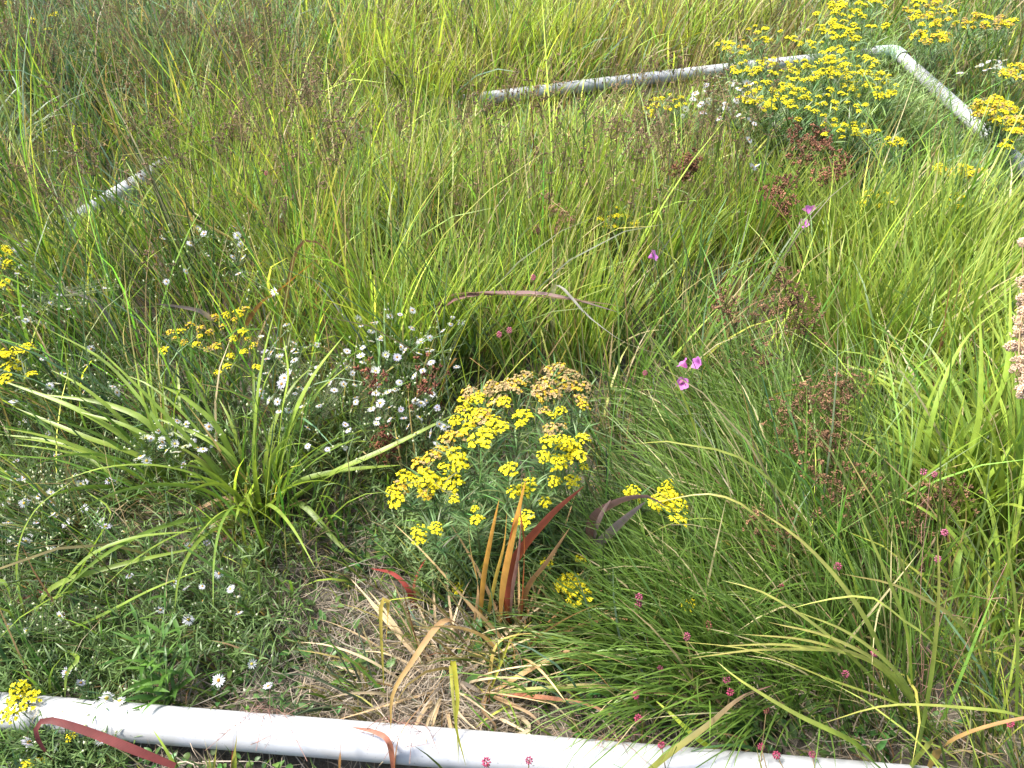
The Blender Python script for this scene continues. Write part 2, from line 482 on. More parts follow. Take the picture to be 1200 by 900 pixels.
PAL = np.stack([DARK, MID, YEL, BLUE, OLIVE])
def meadow(n_clump, name, label, hmul, wmul, per, strawp, seed, curl=1.0, ymin=0.2, ymax=8.0, cmul=1.0, sel=None):
    global R
    R = np.random.default_rng(seed)
    x, y = U(-6.6, 6.6, n_clump * 4), 0.22 + 7.4 * R.random(n_clump * 4) ** 1.35
    k = seen(x, y) & (y > ymin) & (y < ymax)
    x, y = x[k], y[k]
    f = field(x, y)
    k = R.random(len(x)) < (f[:, 0] / 1.3 if sel is None else sel(f))
    x, y, f = x[k][:n_clump], y[k][:n_clump], f[k][:n_clump]
    nb = R.integers(per[0], per[1], len(x))
    hv = np.exp(R.normal(size=len(x)) * .28); bv = np.exp(R.normal(size=len(x)) * .30); cr = U(.02, .06, len(x))
    i = np.repeat(np.arange(len(x)), nb)
    n = len(i)
    rr, aa = cr[i] * np.sqrt(R.random(n)), U(0, 2 * math.pi, n)
    bx, by = x[i] + rr * np.cos(aa), y[i] + rr * np.sin(aa)
    ff = f[i]
    keep = ~near_pipe(bx, by, 0)
    i, bx, by, aa, ff = i[keep], bx[keep], by[keep], aa[keep], ff[keep]
    n = len(i)
    base = np.stack([bx, by, gh(bx, by) - 0.004], 1)
    # colour: one hue per clump, jitter per blade
    wts = f[:, 2:7] + 1e-3
    wts = wts ** 1.3
    wts /= wts.sum(1, keepdims=True)
    pick = (R.random((len(x), 1)) > np.cumsum(wts, 1)).sum(1).clip(0, 4)
    pickb = np.where(R.random(n) < 0.7, pick[i], (R.random((n, 1)) > np.cumsum(wts[i], 1)).sum(1).clip(0, 4))
    c = PAL[pickb] * U(.65, 1.5, (n, 1)) * (1 + .10 * R.normal(size=(n, 3))).clip(.6, 1.5) * cmul * bv[i][:, None]
    st = R.random(n) < strawp
    c[st] = (STRAW * U(.5, 1.0, (st.sum(), 1)) + (TAN - STRAW) * U(0, 1, (st.sum(), 1)))
    tipc = c * U(.95, 1.35, (n, 1)) + A(.05, .035, .0) * U(0, 1, (n, 1))
    lx, ly = ff[:, 7] + .32 * np.cos(aa) + .2 * R.normal(size=n), ff[:, 8] + .32 * np.sin(aa) + .2 * R.normal(size=n)
    phi = np.arctan2(ly, lx)
    ln = np.hypot(lx, ly)
    L = ff[:, 1] * hv[i] * hmul * U(.55, 1.2, n) * np.clip(1 + .15 * R.normal(size=n), .6, 1.5)
    L = np.minimum(L, cap(bx, by) * U(.6, 1.45, n) * (1 + .5 * (R.random(n) < .06)))
    th0 = np.clip(.12 + .45 * ln * U(.4, 1.3, n), 0, 1.2)
    th1 = np.clip(th0 + curl * U(.15, 1.25, n) * (.4 + ln), 0, 2.4)
    w = U(.0016, .0034, n) * wmul * (0.8 + 0.22 * np.clip(base[:, 1], 0, 5))
    b = Buf()
    P = arcs(base, phi, th0, th1, L, 5, 1.5, .35)
    strips(b, P, w, c, tipc, roll=U(-.9, .9, n))
    o = b.build(name, M_GRASS, kind='stuff')
    tag(o, label, 'grass', kind='stuff')
    return n

meadow(4500, 'meadow_grass', 'dense fine green and yellow-green grass filling the whole plot', 1.0, 1.6, (11, 21), .06, 21)
meadow(2600, 'tall_grass', 'taller arching grass blades rising above the fine grass', 1.22, 1.8, (2, 5), .07, 22, 1.4, cmul=1.2)
meadow(1500, 'broad_grass', 'broader pale yellow-green blades standing through the fine grass', 1.1, 2.0, (3, 7), .0, 24, 1.0, cmul=1.05, sel=lambda f: f[:, 4] * f[:, 0] / 1.2)
meadow(9000, 'short_grass', 'short mixed grass and dead blades carpeting the soil behind the front pipe',   .42, .95, (8, 14), .30, 27, 1.6, ymin=.3, ymax=1.45)
meadow(2600, 'rush_blades', 'thin straw and olive rush stems standing among the green grass', 1.18, .95, (4, 9), .45, 28, .45, ymin=1.2, cmul=.95)
meadow(1900, 'grass_thatch', 'dead grey and straw-coloured grass lying low between the green blades', .55, .8, (5, 10), .85, 23, 2.2)

# ================================================================== seed heads and small flowers: templates
def spindle(l, w, c):
    v = np.array([[0, 0, 0], [w, 0, l * .45], [0, w, l * .45], [-w, 0, l * .45], [0, -w, l * .45], [0, 0, l]], float)
    t = np.array([[0, 2, 1], [0, 3, 2], [0, 4, 3], [0, 1, 4], [5, 1, 2], [5, 2, 3], [5, 3, 4], [5, 4, 1]])
    return v, np.zeros((0, 4), int), t, np.tile(c, (6, 1))

def join(parts):
    v, q, t, c, n = [], [], [], [], 0
    for (a, b, d, e) in parts:
        v.append(a); c.append(e)
        if len(b): q.append(b + n)
        if len(d): t.append(d + n)
        n += len(a)
    return (np.vstack(v), np.vstack(q) if q else np.zeros((0, 4), int), np.vstack(t) if t else np.zeros((0, 3), int), np.vstack(c))

def head_tuft(n, l, w, c, spread=1.2):
    """a little star of spindles: one rush seed head"""
    ps = []
    for i in range(n):
        sp = spindle(l * random.uniform(.7, 1.1), w, c * random.uniform(.75, 1.25))
        rot = frames(np.array([[math.cos(i * 2.4) * random.uniform(.3, spread), math.sin(i * 2.4) * random.uniform(.3, spread), .6]]), np.array([random.random() * 6]))[0]
        ps.append((sp[0] @ rot.T, sp[1], sp[2], sp[3]))
    return join(ps)

R = np.random.default_rng(5)
TUFTS = [head_tuft(5, 1, .22, A(.17, .062, .026)) for _ in range(3)]

def panicle_stems(buf_s, buf_h, base, top, col_s, col_h, n_heads, spread, size, stem_r=.0009):
    """a stem with a loose panicle of small heads at its top"""
    mid = (base + top) / 2 + R.normal(size=3) * .012
    P = spline([base, mid, top], 7)[None]
    tubes(buf_s, P, np.array([stem_r * 1.3]), np.array([stem_r * .7]), col_s[None], (col_s * .9)[None], sides=3)
    d = norm(P[0, -1] - P[0, -2])
    pos = top + d * U(-.6, .4, (n_heads, 1)) * spread * 1.6 + R.normal(size=(n_heads, 3)) * spread * .55
    root = top - d * spread * 1.2
    Q = np.stack([np.tile(root, (n_heads, 1)), (root + pos) / 2 + d * spread * .2, pos], 1)
    tubes(buf_h, Q, np.full(n_heads, stem_r * .6), np.full(n_heads, stem_r * .5), np.tile(col_s, (n_heads, 1)), np.tile(col_h, (n_heads, 1)), sides=3)
    nrm = norm(pos - root + R.normal(size=pos.shape) * .02)
    for k in range(3):
        s = np.arange(n_heads) % 3 == k
        if s.any():
            scatter(buf_h, TUFTS[k], pos[s], frames(nrm[s], U(0, 6, s.sum())), U(.8, 1.25, s.sum()) * size, cmul=U(.6, 1.5, (s.sum(), 1)) * (col_h / A(.17, .062, .026))[None])

# far brown panicles that read as one mass
def far_panicles():
    bs, bh = Buf(), Buf()
    spots = [(60, 150, 150, 70, 170), (250, 190, 150, 80, 190), (430, 190, 140, 80, 150), (620, 140, 180, 50, 110), (800, 100, 140, 40, 70),
             (330, 340, 200, 80, 110), (650, 330, 150, 80, 60), (780, 300, 120, 70, 70), (60, 360, 120, 80, 60)]
    for (px, py, rx, ry, n) in spots:
        for _ in range(n):
            b = gnd(px + rx * R.normal() * .6, py + ry * R.normal() * .55)
            if not (0.5 < b[1] < 7): continue
            cp = float(cap(b[0], b[1]))
            if cp < .42: continue
            h = min(U(.42, .66), cp * U(.9, 1.7))
            if h < .1: continue
            t = b + A(R.normal() * .05, R.normal() * .05, h)
            warm = R.random()
            panicle_stems(bs, bh, b, t, OLIVE * U(.7, 1.3), A(.15, .092, .058) * (1 - warm) + A(.24, .165, .09) * warm, int(U(8, 15)), .036, U(.005, .0075))
    o = bs.build('rush_stems', M_STEM, kind='stuff'); tag(o, 'thin olive stems of the brown-headed rushes beyond the asters', 'rush stems', kind='stuff')
    o = bh.build('rush_seed_heads', M_HEAD, kind='stuff'); tag(o, 'countless tiny brown rush seed heads speckling the upper meadow', 'seed heads', kind='stuff')
far_panicles()

# ================================================================== grass tussocks that stand out
def tussock(px, py, n, h, rad_m, w, c0, c1, lean_az, lean, curl, label, group, name='grass_tussock', fan=.55, straw=.05):
    b0 = gnd(px, py)
    rr, aa = rad_m * np.sqrt(R.random(n)), U(0, 2 * math.pi, n)
    bx, by = b0[0] + rr * np.cos(aa), b0[1] + rr * np.sin(aa)
    base = np.stack([bx, by, gh(bx, by) - .004], 1)
    lx = math.cos(rad(lean_az)) * lean + fan * np.cos(aa) * rr / rad_m + .16 * R.normal(size=n)
    ly = math.sin(rad(lean_az)) * lean + fan * np.sin(aa) * rr / rad_m + .16 * R.normal(size=n)
    phi, ln = np.arctan2(ly, lx), np.hypot(lx, ly)
    L = np.minimum(h * U(.55, 1.15, n), cap(bx, by) * U(.6, 1.45, n))
    th0 = np.clip(.06 + .5 * ln, 0, 1.2)
    th1 = np.clip(th0 + curl * U(.2, 1.2, n) * (.35 + ln), 0, 2.3)
    m = U(0, 1, (n, 1))
    c = (c0 * (1 - m) + c1 * m) * U(.75, 1.3, (n, 1))
    st = R.random(n) < straw
    c[st] = STRAW * U(.6, 1, (st.sum(), 1))
    b = Buf()
    strips(b, arcs(base, phi, th0, th1, L, 7, 1.5, .3), U(.7, 1.3, n) * w, c, c * U(1.0, 1.4, (n, 1)) + A(.03, .02, 0), roll=U(-.9, .9, n))
    root = thing(name, label, 'grass', b0, group)
    b.build('blades', M_GRASS, root, kind='stuff')
    return root

R = np.random.default_rng(31)
gB = 'bright green grass tussocks'
LB = 'bright green upright grass tussock below the purple flowers and yellow bushes'
LBS = ['between the purple bell flowers and the curved yellow blades', 'below the flat pale gold goldenrod top', 'under the two purple bell flowers', 'in front of the grey-green leafy shoots', 'behind the rusty low rushes', 'behind the stiff lime sedge leaves', 'beside the red-brown rush heads']
for (px, py, n, h, r) in [(1000, 350, 420, .42, .12), (1075, 370, 460, .44, .13), (950, 320, 330, .38, .10), (1150, 390, 420, .42, .13),
                          (1040, 440, 420, .42, .12), (1120, 460, 400, .42, .12), (980, 430, 300, .38, .10)]:
    tussock(px, py, int(n * .85), h * 1.08, r, .0066, MID * 1.05, YEL * .9, 80, .18, .7, 'bright green upright grass tussock ' + LBS.pop(0), gB)
gY = 'yellow-green grass clumps'
LY = 'yellow-green sunlit grass clump beyond the end of the far pipe'
for (px, py, n, h, r) in [(600, 95, 380, .46, .16), (660, 80, 340, .46, .15), (440, 90, 300, .48, .15), (500, 140, 280, .40, .13), (850, 60, 260, .40, .16)]:
    tussock(px, py, int(n * .8), h, r, .0085, YEL * .8, YEL * 1.1, 60, .15, .9, LY, gY)
gD = 'blue-green arching grass tussocks'
LD = 'dark blue-green arching grass tussock beyond the buried pipe piece'
for (px, py, n, h, r) in [(215, 110, 420, .55, .15), (130, 90, 380, .55, .15), (300, 80, 380, .55, .15), (30, 130, 340, .52, .15), (60, 60, 300, .55, .16), (380, 60, 300, .5, .16), (-30, 230, 300, .45, .14)]:
    tussock(px, py, n, h, r, .0095, BLUE * .8, A(.12, .19, .10), 200, .1, 1.5, LD, gD, fan=.8)
gM = 'slender upright grass clumps'
LM = 'slender upright green grass clump in the middle of the plot'
for (px, py, n, h, r) in [(540, 260, 260, .38, .12), (700, 270, 280, .36, .12), (450, 300, 260, .40, .12), (620, 330, 300, .36, .11), (760, 330, 280, .36, .11),
                          (860, 300, 300, .36, .11), (560, 420, 260, .36, .10), (470, 440, 260, .38, .10), (680, 410, 260, .32, .10), (260, 290, 240, .42, .12), (370, 330, 240, .40, .12)]:
    tussock(px, py, int(n * .95), h * 1.08, r, .0058, MID * 1.1, YEL * 1.05, 80, .12, .6, LM, gM)
for k in range(13):
    t = k / 12
    p = A(-1.50, 2.42) + (A(-1.62, 2.05) - A(-1.50, 2.42)) * t if k < 3 else (A(-1.38, 2.95) + (A(-1.26, 3.30) - A(-1.38, 2.95)) * (k - 3) / 3 if k < 6 else A(-1.2, 3.32) + (A(-.25, 3.66) - A(-1.2, 3.32)) * (k - 6) / 6)
    q = p - .10 * p / np.linalg.norm(p)
    w_ = A(q[0], q[1], 0)
    dz = w_[1] * math.cos(PITCH) + CAM_H * math.sin(PITCH)
    px_, py_ = 600 + 906 * w_[0] / dz, 450 - 906 * (w_[1] * math.sin(PITCH) - CAM_H * math.cos(PITCH)) / dz
    tussock(px_, py_, 170, .34, .09, .0036, MID, YEL * .95, 200, .1, 1.0, 'loose green grass clump growing over the buried corner of the pipe frame', 'clumps over the buried corner')
gS = 'drooping fine dark green tussocks'
LS = 'fine dark green tussock with blades swept over towards the yellow flowers'
LSS = ['under the loose rusty rush heads', 'beside the tiny flat yellow head', 'between the rusty rushes and the long bowed blades', 'by the pink heads behind the front pipe', 'beside the toothed leafy herb', 'next to the low round yellow cluster', 'below the three purple bell flowers', 'at the feet of the red-brown rushes', 'under the sheaf of long bowed blades']
for (px, py, n, h, r) in [(905, 660, 520, .40, .11), (830, 690, 460, .36, .10), (990, 690, 460, .40, .11), (800, 790, 420, .32, .10), (900, 800, 420, .34, .10),
                          (740, 730, 300, .28, .09), (870, 560, 460, .38, .10), (970, 560, 420, .40, .10), (1010, 800, 300, .34, .1)]:
    tussock(px, py, n, h, r, .0034, DARK * 1.15, MID * 1.15, 150 + 18 * R.normal(),   .58, 1.35, 'fine dark green swept tussock ' + LSS.pop(0), gS, fan=.6, straw=.05)
gR = 'broad bright tussocks at the side'
LR = 'lush yellow-green tussock with long swept blades beside the pale fluffy seed head'
LRS_ = ['at the foot of the pale fluffy seed head', 'behind the stem of the pale fluffy seed head', 'beside the two pale pink knobbly heads']
for (px, py, n, h, r) in [(1180, 640, 380, .46, .12), (1210, 560, 320, .44, .12), (1120, 580, 300, .40, .10)]:
    tussock(px, py, int(n * .6), h, r, .0092, MID * 1.15, YEL * .9, 110, .3, 1.1, 'lush yellow-green tussock with long swept blades ' + LRS_.pop(0), gR, fan=.7)

# ================================================================== broad leaved sedge tufts: every leaf a part
def leaf_obj(parent, pts, w, c0, c1, mat=None, roll=0.0, twist=0.0, fold=.22, n=20, prof=None, name='leaf', cpow=1.3, sub=None):
    b = Buf()
    P = spline(pts, n)[None]
    e = P[0, -1] - P[0, 0]
    roll += 1.15 * max(0.0, e[2] / np.linalg.norm(e) - .45) / .55     # stiff upright leaves turn their flat side out
    rl = roll + twist * np.linspace(0, 1, n)[None]
    strips(b, P, np.array([w]), np.asarray(c0, float)[None], np.asarray(c1, float)[None], roll=rl, fold=fold, prof=prof, cpow=cpow)
    return b.build(name, mat or M_LEAF, parent, origin=tuple(parent.location))

def rand_leaves(root, n, h, r, w, c0, c1, az=None, fan=1.0, th=(.15, .7), droop=(.5, 1.6), mat=None):
    b0 = np.array(root.location)
    for i in range(n):
        a = U(0, 2 * math.pi) if az is None else rad(az) + R.normal() * fan
        base = (b0 + A(math.cos(a), math.sin(a), 0) * U(0, r))[None]
        t0 = U(*th); L = h * U(.65, 1.15)
        P = arcs(base, np.array([a + R.normal() * .2]), np.array([t0]), np.array([t0 + U(*droop)]), np.array([L]), 6, 1.7, .25)[0]
        m = U(0, 1)
        c = (c0 * (1 - m) + c1 * m) * U(.85, 1.2)
        leaf_obj(root, P[[0, 2, 3, 4, 5, 6]], w * U(.7, 1.2), c * .9, c * 1.15 + A(.02, .012, 0), mat, roll=U(-.5, .5), twist=U(-.6, .6))

LG0, LG1 = A(.09, .17, .026), A(.23, .31, .045)
R = np.random.default_rng(41)
sed = thing('sedge_tuft', 'big sedge tuft with broad glossy yellow-green leaves among the white asters', 'sedge', gnd(305, 612), None)
rand_leaves(sed, 24, .33, .035, .0105, LG0 * .85, LG1 * .8, th=(.1, .7), droop=(.3, 1.5))
rand_leaves(sed, 16, .46, .04, .008, LG0, LG1, th=(.25, .8), droop=(.6, 1.5))
def lf(root, pix, w, c0, c1, mat=None, **k):
    """a leaf seen in the photo: (x, y, height above ground) along it, foot first"""
    leaf_obj(root, [G(*p) for p in pix], w, c0, c1, mat, **k)
def up(pix, lean=0.0):
    """an upright leaf: its foot on the ground, the rest rising above it (lean metres away from the viewer at the tip)"""
    p0 = gnd(*pix[0])
    out = [(pix[0][0], pix[0][1], .005)]
    for k, (px, py) in enumerate(pix[1:]):
        yy = p0[1] + lean * (k + 1) / (len(pix) - 1)
        v = (450.0 - py) / 906.0
        sl = (math.sin(PITCH) - v * math.cos(PITCH)) / (math.cos(PITCH) + v * math.sin(PITCH))
        out.append((px, py, max(.01, CAM_H - yy * sl)))
    return out
for pix, w in [
    ([(300, 606, .01), (262, 512, .20), (222, 470, .27), (186, 450, .29)], .012), ([(303, 606, .01), (300, 500, .22), (307, 430, .31), (322, 364, .38)], .012),
    ([(310, 606, .01), (340, 500, .22), (368, 440, .30), (404, 392, .35)], .014), ([(312, 608, .01), (335, 520, .18), (365, 468, .26), (412, 425, .31)], .013),
    ([(314, 608, .01), (345, 568, .12), (400, 552, .15), (470, 545, .15)], .012), ([(316, 608, .01), (380, 560, .14), (450, 527, .2), (540, 482, .24)], .011),
    ([(296, 610, .01), (250, 560, .13), (224, 540, .16), (218, 575, .09)], .010), ([(296, 608, .01), (268, 570, .1), (222, 566, .12), (195, 576, .1)], .012),
    ([(312, 612, .01), (350, 590, .08), (400, 640, .06), (436, 664, .03)], .010), ([(300, 606, .01), (285, 560, .12), (252, 520, .2), (180, 488, .24)], .011),
    ([(318, 606, .01), (330, 490, .24), (338, 440, .3), (332, 395, .35)], .011), ([(308, 606, .01), (318, 540, .16), (352, 520, .2), (398, 540, .16)], .010),
    ([(302, 612, .01), (270, 605, .06), (240, 632, .05), (230, 655, .02)], .010), ([(310, 612, .01), (296, 640, .05), (283, 680, .05), (299, 730, .05)], .012)]:
    m = U(0, 1)
    lf(sed, pix, w * U(1.15, 1.45), LG0 * (1 - m) + LG1 * m, LG1 * U(.9, 1.25), twist=U(-.5, .5), roll=U(-.3, .3))
for pix, w, c0, c1 in [([(304, 612, .01), (282, 590, .08), (240, 598, .06), (228, 612, .03)], .011, A(.38, .28, .17), A(.28, .2, .14)), ([(300, 614, .01), (270, 584, .09), (220, 600, .06), (165, 600, .05)], .012, TAN, A(.4, .28, .17)),
                       ([(299, 615, .01), (272, 625, .05), (250, 650, .03), (262, 680, .01)], .010, A(.16, .05, .04), WINE)]:
    lf(sed, pix, w, c0, c1, M_DRY, twist=U(-.6, .6))

sed2 = thing('sedge_tuft', 'sedge tuft with long pale arching leaves reaching over the small left asters', 'sedge', gnd(215, 592), None)
sed2['label'] = 'sedge tuft with long pale leaves arching one way over the bare soil patch'
for pix, w in [([(218, 590, .01), (175, 535, .14), (95, 482, .24), (0, 445, .28)], .013), ([(214, 590, .01), (172, 540, .14), (100, 512, .2), (18, 478, .23)], .013),
               ([(212, 588, .01), (185, 508, .2), (130, 475, .25), (50, 462, .26)], .014), ([(220, 588, .01), (196, 530, .16), (150, 500, .22), (90, 482, .24)], .012),
               ([(222, 588, .01), (172, 480, .26), (160, 430, .32), (154, 398, .35)], .011), ([(216, 590, .01), (140, 560, .12), (70, 520, .16), (-10, 508, .16)], .009),
               ([(212, 592, .01), (150, 582, .08), (100, 590, .08), (40, 612, .05)], .010), ([(224, 588, .01), (200, 520, .2), (130, 430, .32), (55, 385, .38)], .009),
               ([(226, 588, .01), (205, 500, .22), (212, 455, .29), (238, 470, .26)], .009)]:
    m = U(0, 1)
    lf(sed2, pix, w, LG0 * (1 - m) + LG1 * m, LG1 * U(.8, 1.2), twist=U(-.5, .5), roll=U(-.3, .3))
rand_leaves(sed2, 14, .36, .04, .009, LG0, LG1, az=150, fan=.9)

sed5 = thing('sedge_tuft', 'sedge tuft sending a few flat blades over the shaded asters behind the front pipe', 'sedge', gnd(40, 752), None)
for pix, w in [([(30, 745, .02), (60, 690, .12), (140, 662, .16), (240, 640, .15)], .011), ([(40, 748, .02), (90, 665, .17), (150, 632, .2), (230, 622, .18)], .010), ([(48, 752, .02), (110, 640, .2), (130, 600, .24), (100, 575, .25)], .009),
               ([(30, 752, .02), (100, 730, .1), (180, 690, .14), (245, 665, .13)], .010), ([(52, 755, .02), (90, 770, .1), (78, 790, .1), (76, 820, .07)], .010), ([(20, 748, .02), (10, 690, .12), (-5, 680, .13), (-30, 690, .12)], .010), ([(34, 752, .02), (20, 660, .16), (40, 600, .24), (90, 560, .28)], .008)]:
    m = U(0, 1)
    lf(sed5, pix, w, LG0 * (1 - m) + LG1 * m * .8, LG1 * U(.8, 1.1), twist=U(-.5, .5), roll=U(-.3, .3))
RB = gnd(1075, 640)
sed3 = thing('sedge_tuft', 'sedge tuft with stiff straight bright lime leaves near the fluffy pale seed head', 'sedge', RB, None)
for pix, w in [([(1062, 610, .02), (1080, 545, .14), (1100, 490, .22), (1138, 408, .32)], .014), ([(1058, 612, .02), (1072, 540, .14), (1086, 480, .22), (1112, 420, .3)], .011),
               ([(1070, 615, .02), (1110, 545, .14), (1150, 480, .22), (1196, 430, .28)], .014), ([(1080, 620, .02), (1125, 560, .14), (1165, 500, .22), (1215, 450, .28)], .013),
               ([(1068, 612, .02), (1064, 545, .14), (1050, 505, .19), (1030, 485, .2)], .012), ([(1085, 620, .02), (1140, 520, .2), (1150, 440, .3), (1148, 360, .38)], .011),
               ([(1090, 622, .02), (1160, 490, .24), (1182, 420, .32), (1184, 330, .4)], .013), ([(1095, 625, .02), (1150, 570, .14), (1190, 520, .2), (1230, 490, .22)], .012),
               ([(1075, 620, .02), (1090, 500, .22), (1130, 400, .32), (1190, 350, .36)], .009), ([(1064, 616, .02), (1030, 560, .14), (960, 520, .18), (900, 512, .18)], .007)]:
    m = U(0, 1)
    pix = [(a, c, z * (1.3 if z > .05 else 1)) for a, c, z in pix]
    lf(sed3, pix, w * 1.3, LG0 * 1.1 * (1 - m) + LG1 * m, LG1 * U(.95, 1.35), twist=U(-.4, .4), roll=U(-.3, .3))
rand_leaves(sed3, 16, .34, .05, .010, LG0, LG1 * 1.1, az=50, fan=.9, th=(.1, .5), droop=(.2, 1.0))
sed4 = thing('sedge_tuft', 'sedge tuft with hanging flat green leaves under the swept lush tussock', 'sedge', gnd(1165, 735), None)
rand_leaves(sed4, 30, .34, .05, .010, LG0, LG1, th=(.2, .8), droop=(.5, 1.6))
for pix, w in [([(1150, 735, .02), (1120, 690, .12), (1128, 640, .16), (1122, 765, .02)], .012)]:
    lf(sed4, pix, w, LG0, LG1 * .9)

# middle and far tufts with leaves wide enough to tell apart
FAR_TUFTS = [(455, 395, 18, .42, .010, 'sedge tuft with tall leaves between the asters and the yellow-brown grass', LG0, LG1),
             (200, 330, 12, .44, .011, 'pale sedge tuft with tall drooping leaves in front of the buried pipe piece', LG0 * 1.2, LG1),
             (530, 330, 12, .38, .009, 'pale olive sedge tuft with leaves fanning low beside the dead arched leaf', LG0 * 1.2, A(.24, .25, .07)),
             (1090, 235, 10, .34, .012, 'small sedge tuft growing just inside the side pipe', LG0, LG1),
             (350, 130, 12, .5, .012, 'pale grass tuft with long leaves arching over beyond the rush heads', A(.14, .2, .06), A(.25, .3, .1))]
for (px, py, n, h, w, lab, c0, c1) in FAR_TUFTS:
    t = thing('sedge_tuft', lab, 'sedge', gnd(px, py), None)
    rand_leaves(t, n, h, .05, w, c0, c1, th=(.1, .5), droop=(.4, 1.5))

# ================================================================== dead, purple and red leaves
def dead(label, base, leaves, cat='dead leaf', name='dead_grass_tuft', group=None):
    t = thing(name, label, cat, gnd(*base), group)
    for pix, w, c0, c1, tw in leaves:
        lf(t, pix, w, c0, c1, M_DRY, twist=tw, roll=U(-.2, .2))
    return t
PUR, DUSK = A(.16, .10, .10), A(.24, .18, .17)
R = np.random.default_rng(51)
dead('tuft of purplish dead leaves bowed flat over the grass behind the goldenrod', (505, 420), [
    ([(505, 425, .03), (520, 352, .28), (600, 346, .32), (700, 355, .30), (732, 360, .28)], .020, PUR, A(.3, .2, .19), .8),
    ([(506, 425, .03), (525, 356, .28), (610, 343, .32), (668, 350, .31), (725, 366, .27)], .014, A(.2, .08, .08), DUSK, -.5)], 'dead leaves')
dead('long grey dead leaf drooping to a point beside the purple flowers', (640, 395), [
    ([(648, 400, .05), (650, 335, .32), (690, 372, .31), (735, 403, .28), (785, 418, .24)], .015, A(.28, .27, .2), A(.32, .29, .27), .9)], 'dead leaf')
dead('curled purple-brown leaf standing tall in the upright grass', (345, 330), [
    (up([(352, 335), (336, 285), (334, 245), (352, 220)]), .017, A(.14, .09, .06), PUR, 1.2)], 'dead leaf')
dead('arched purple and orange leaves crossing above the small goldenrod', (300, 420), [
    ([(262, 425, .03), (300, 362, .28), (325, 342, .32), (372, 303, .38)], .012, A(.16, .09, .07), ORANGE * .5, .6),
    ([(290, 430, .03), (245, 372, .28), (215, 360, .31), (180, 356, .32)], .017, A(.2, .17, .15), DUSK, .9),
    ([(262, 430, .03), (230, 350, .32), (215, 310, .38), (206, 285, .40)], .011, A(.3, .22, .04), PUR, .4),
    ([(325, 425, .03), (345, 300, .38), (375, 286, .42), (398, 330, .36)], .011, A(.2, .14, .05), A(.22, .09, .07), .8)], 'dead leaves')
dead('faded twisted leaves lying in the shade by the sparse yellow flowers at the edge', (140, 430), [
    ([(150, 430, .02), (120, 362, .2), (80, 340, .24), (52, 333, .25)], .014, A(.22, .2, .18), A(.3, .26, .25), .9),
    ([(138, 430, .02), (60, 385, .15), (20, 372, .17), (0, 395, .12)], .013, A(.2, .2, .17), A(.34, .33, .32), .6)], 'dead leaves')
dead('wine-red leaf looped over the front pipe', (30, 905), [
    ([(205, 898, .045), (160, 880, .08), (110, 860, .105), (75, 848, .12), (54, 844, .124), (43, 851, .118), (44, 866, .10), (54, 882, .08), (63, 893, .06)], .0140, A(.15, .035, .032), A(.10, .026, .026), .25)], 'dead leaf')
dead('reddish stalk lying on the asters beside the sedge tuft', (0, 715), [
    ([(-10, 716, .03), (60, 690, .06), (120, 668, .08), (180, 652, .08)], .009, A(.18, .06, .05), A(.12, .045, .04), .5)], 'dead leaf')
dead('clump of orange and wine-red grass leaves in front of the goldenrod', (590, 735), [
    (up([(562, 728), (566, 680), (575, 630), (585, 585)], -.10), .011, A(.35, .2, .04), ORANGE, .3),
    (up([(585, 735), (588, 690), (600, 630), (616, 562)], -.12), .016, A(.35, .2, .05), ORANGE, .2),
    (up([(592, 735), (598, 668), (640, 610), (684, 570)], -.08), .019, A(.2, .05, .03), A(.24, .06, .04), .4),
    (up([(610, 735), (612, 690), (614, 640), (608, 590)], -.1), .010, RUST, A(.3, .09, .04), .5),
    (up([(604, 738), (618, 690), (640, 660), (668, 618)], -.06), .010, A(.3, .15, .07), A(.35, .2, .1), .5),
    (up([(555, 735), (560, 690), (552, 650), (548, 610)], -.08), .007, TAN, A(.4, .25, .1), .5),
    (up([(600, 735), (590, 700), (596, 640), (604, 600)], -.1), .009, RUST, A(.32, .06, .03), .5),
    (up([(596, 735), (600, 690), (608, 640), (612, 540)], -.1), .010, A(.2, .12, .1), A(.2, .1, .1), .5),
    (up([(570, 730), (580, 680), (590, 640), (594, 600)], -.1), .008, A(.3, .28, .05), ORANGE * .9, .3)], 'grass clump', 'red_grass_clump')
dead('thin wine-red leaf pair curling above the bare soil', (482, 712), [
    ([(484, 712, .01), (478, 690, .06), (460, 672, .08), (434, 666, .08)], .010, A(.22, .04, .03), A(.3, .05, .04), .6),
    ([(488, 712, .01), (486, 684, .07), (500, 655, .1), (524, 641, .1)], .009, A(.16, .06, .03), A(.26, .05, .04), .6)], 'dead leaves')
dead('dusky purple bowed leaves next to the small yellow cluster', (690, 668), [
    (up([(686, 672), (692, 615), (720, 590), (758, 582), (782, 596)], -.13), .021, A(.24, .12, .10), A(.18, .11, .11), .7),
    (up([(668, 674), (700, 640), (726, 614), (756, 588)], -.13), .021, A(.24, .18, .18), A(.2, .15, .16), .3),
    (up([(690, 668), (696, 625), (706, 600), (716, 585)], -.13), .015, DUSK, PUR, .5)], 'dead leaves')
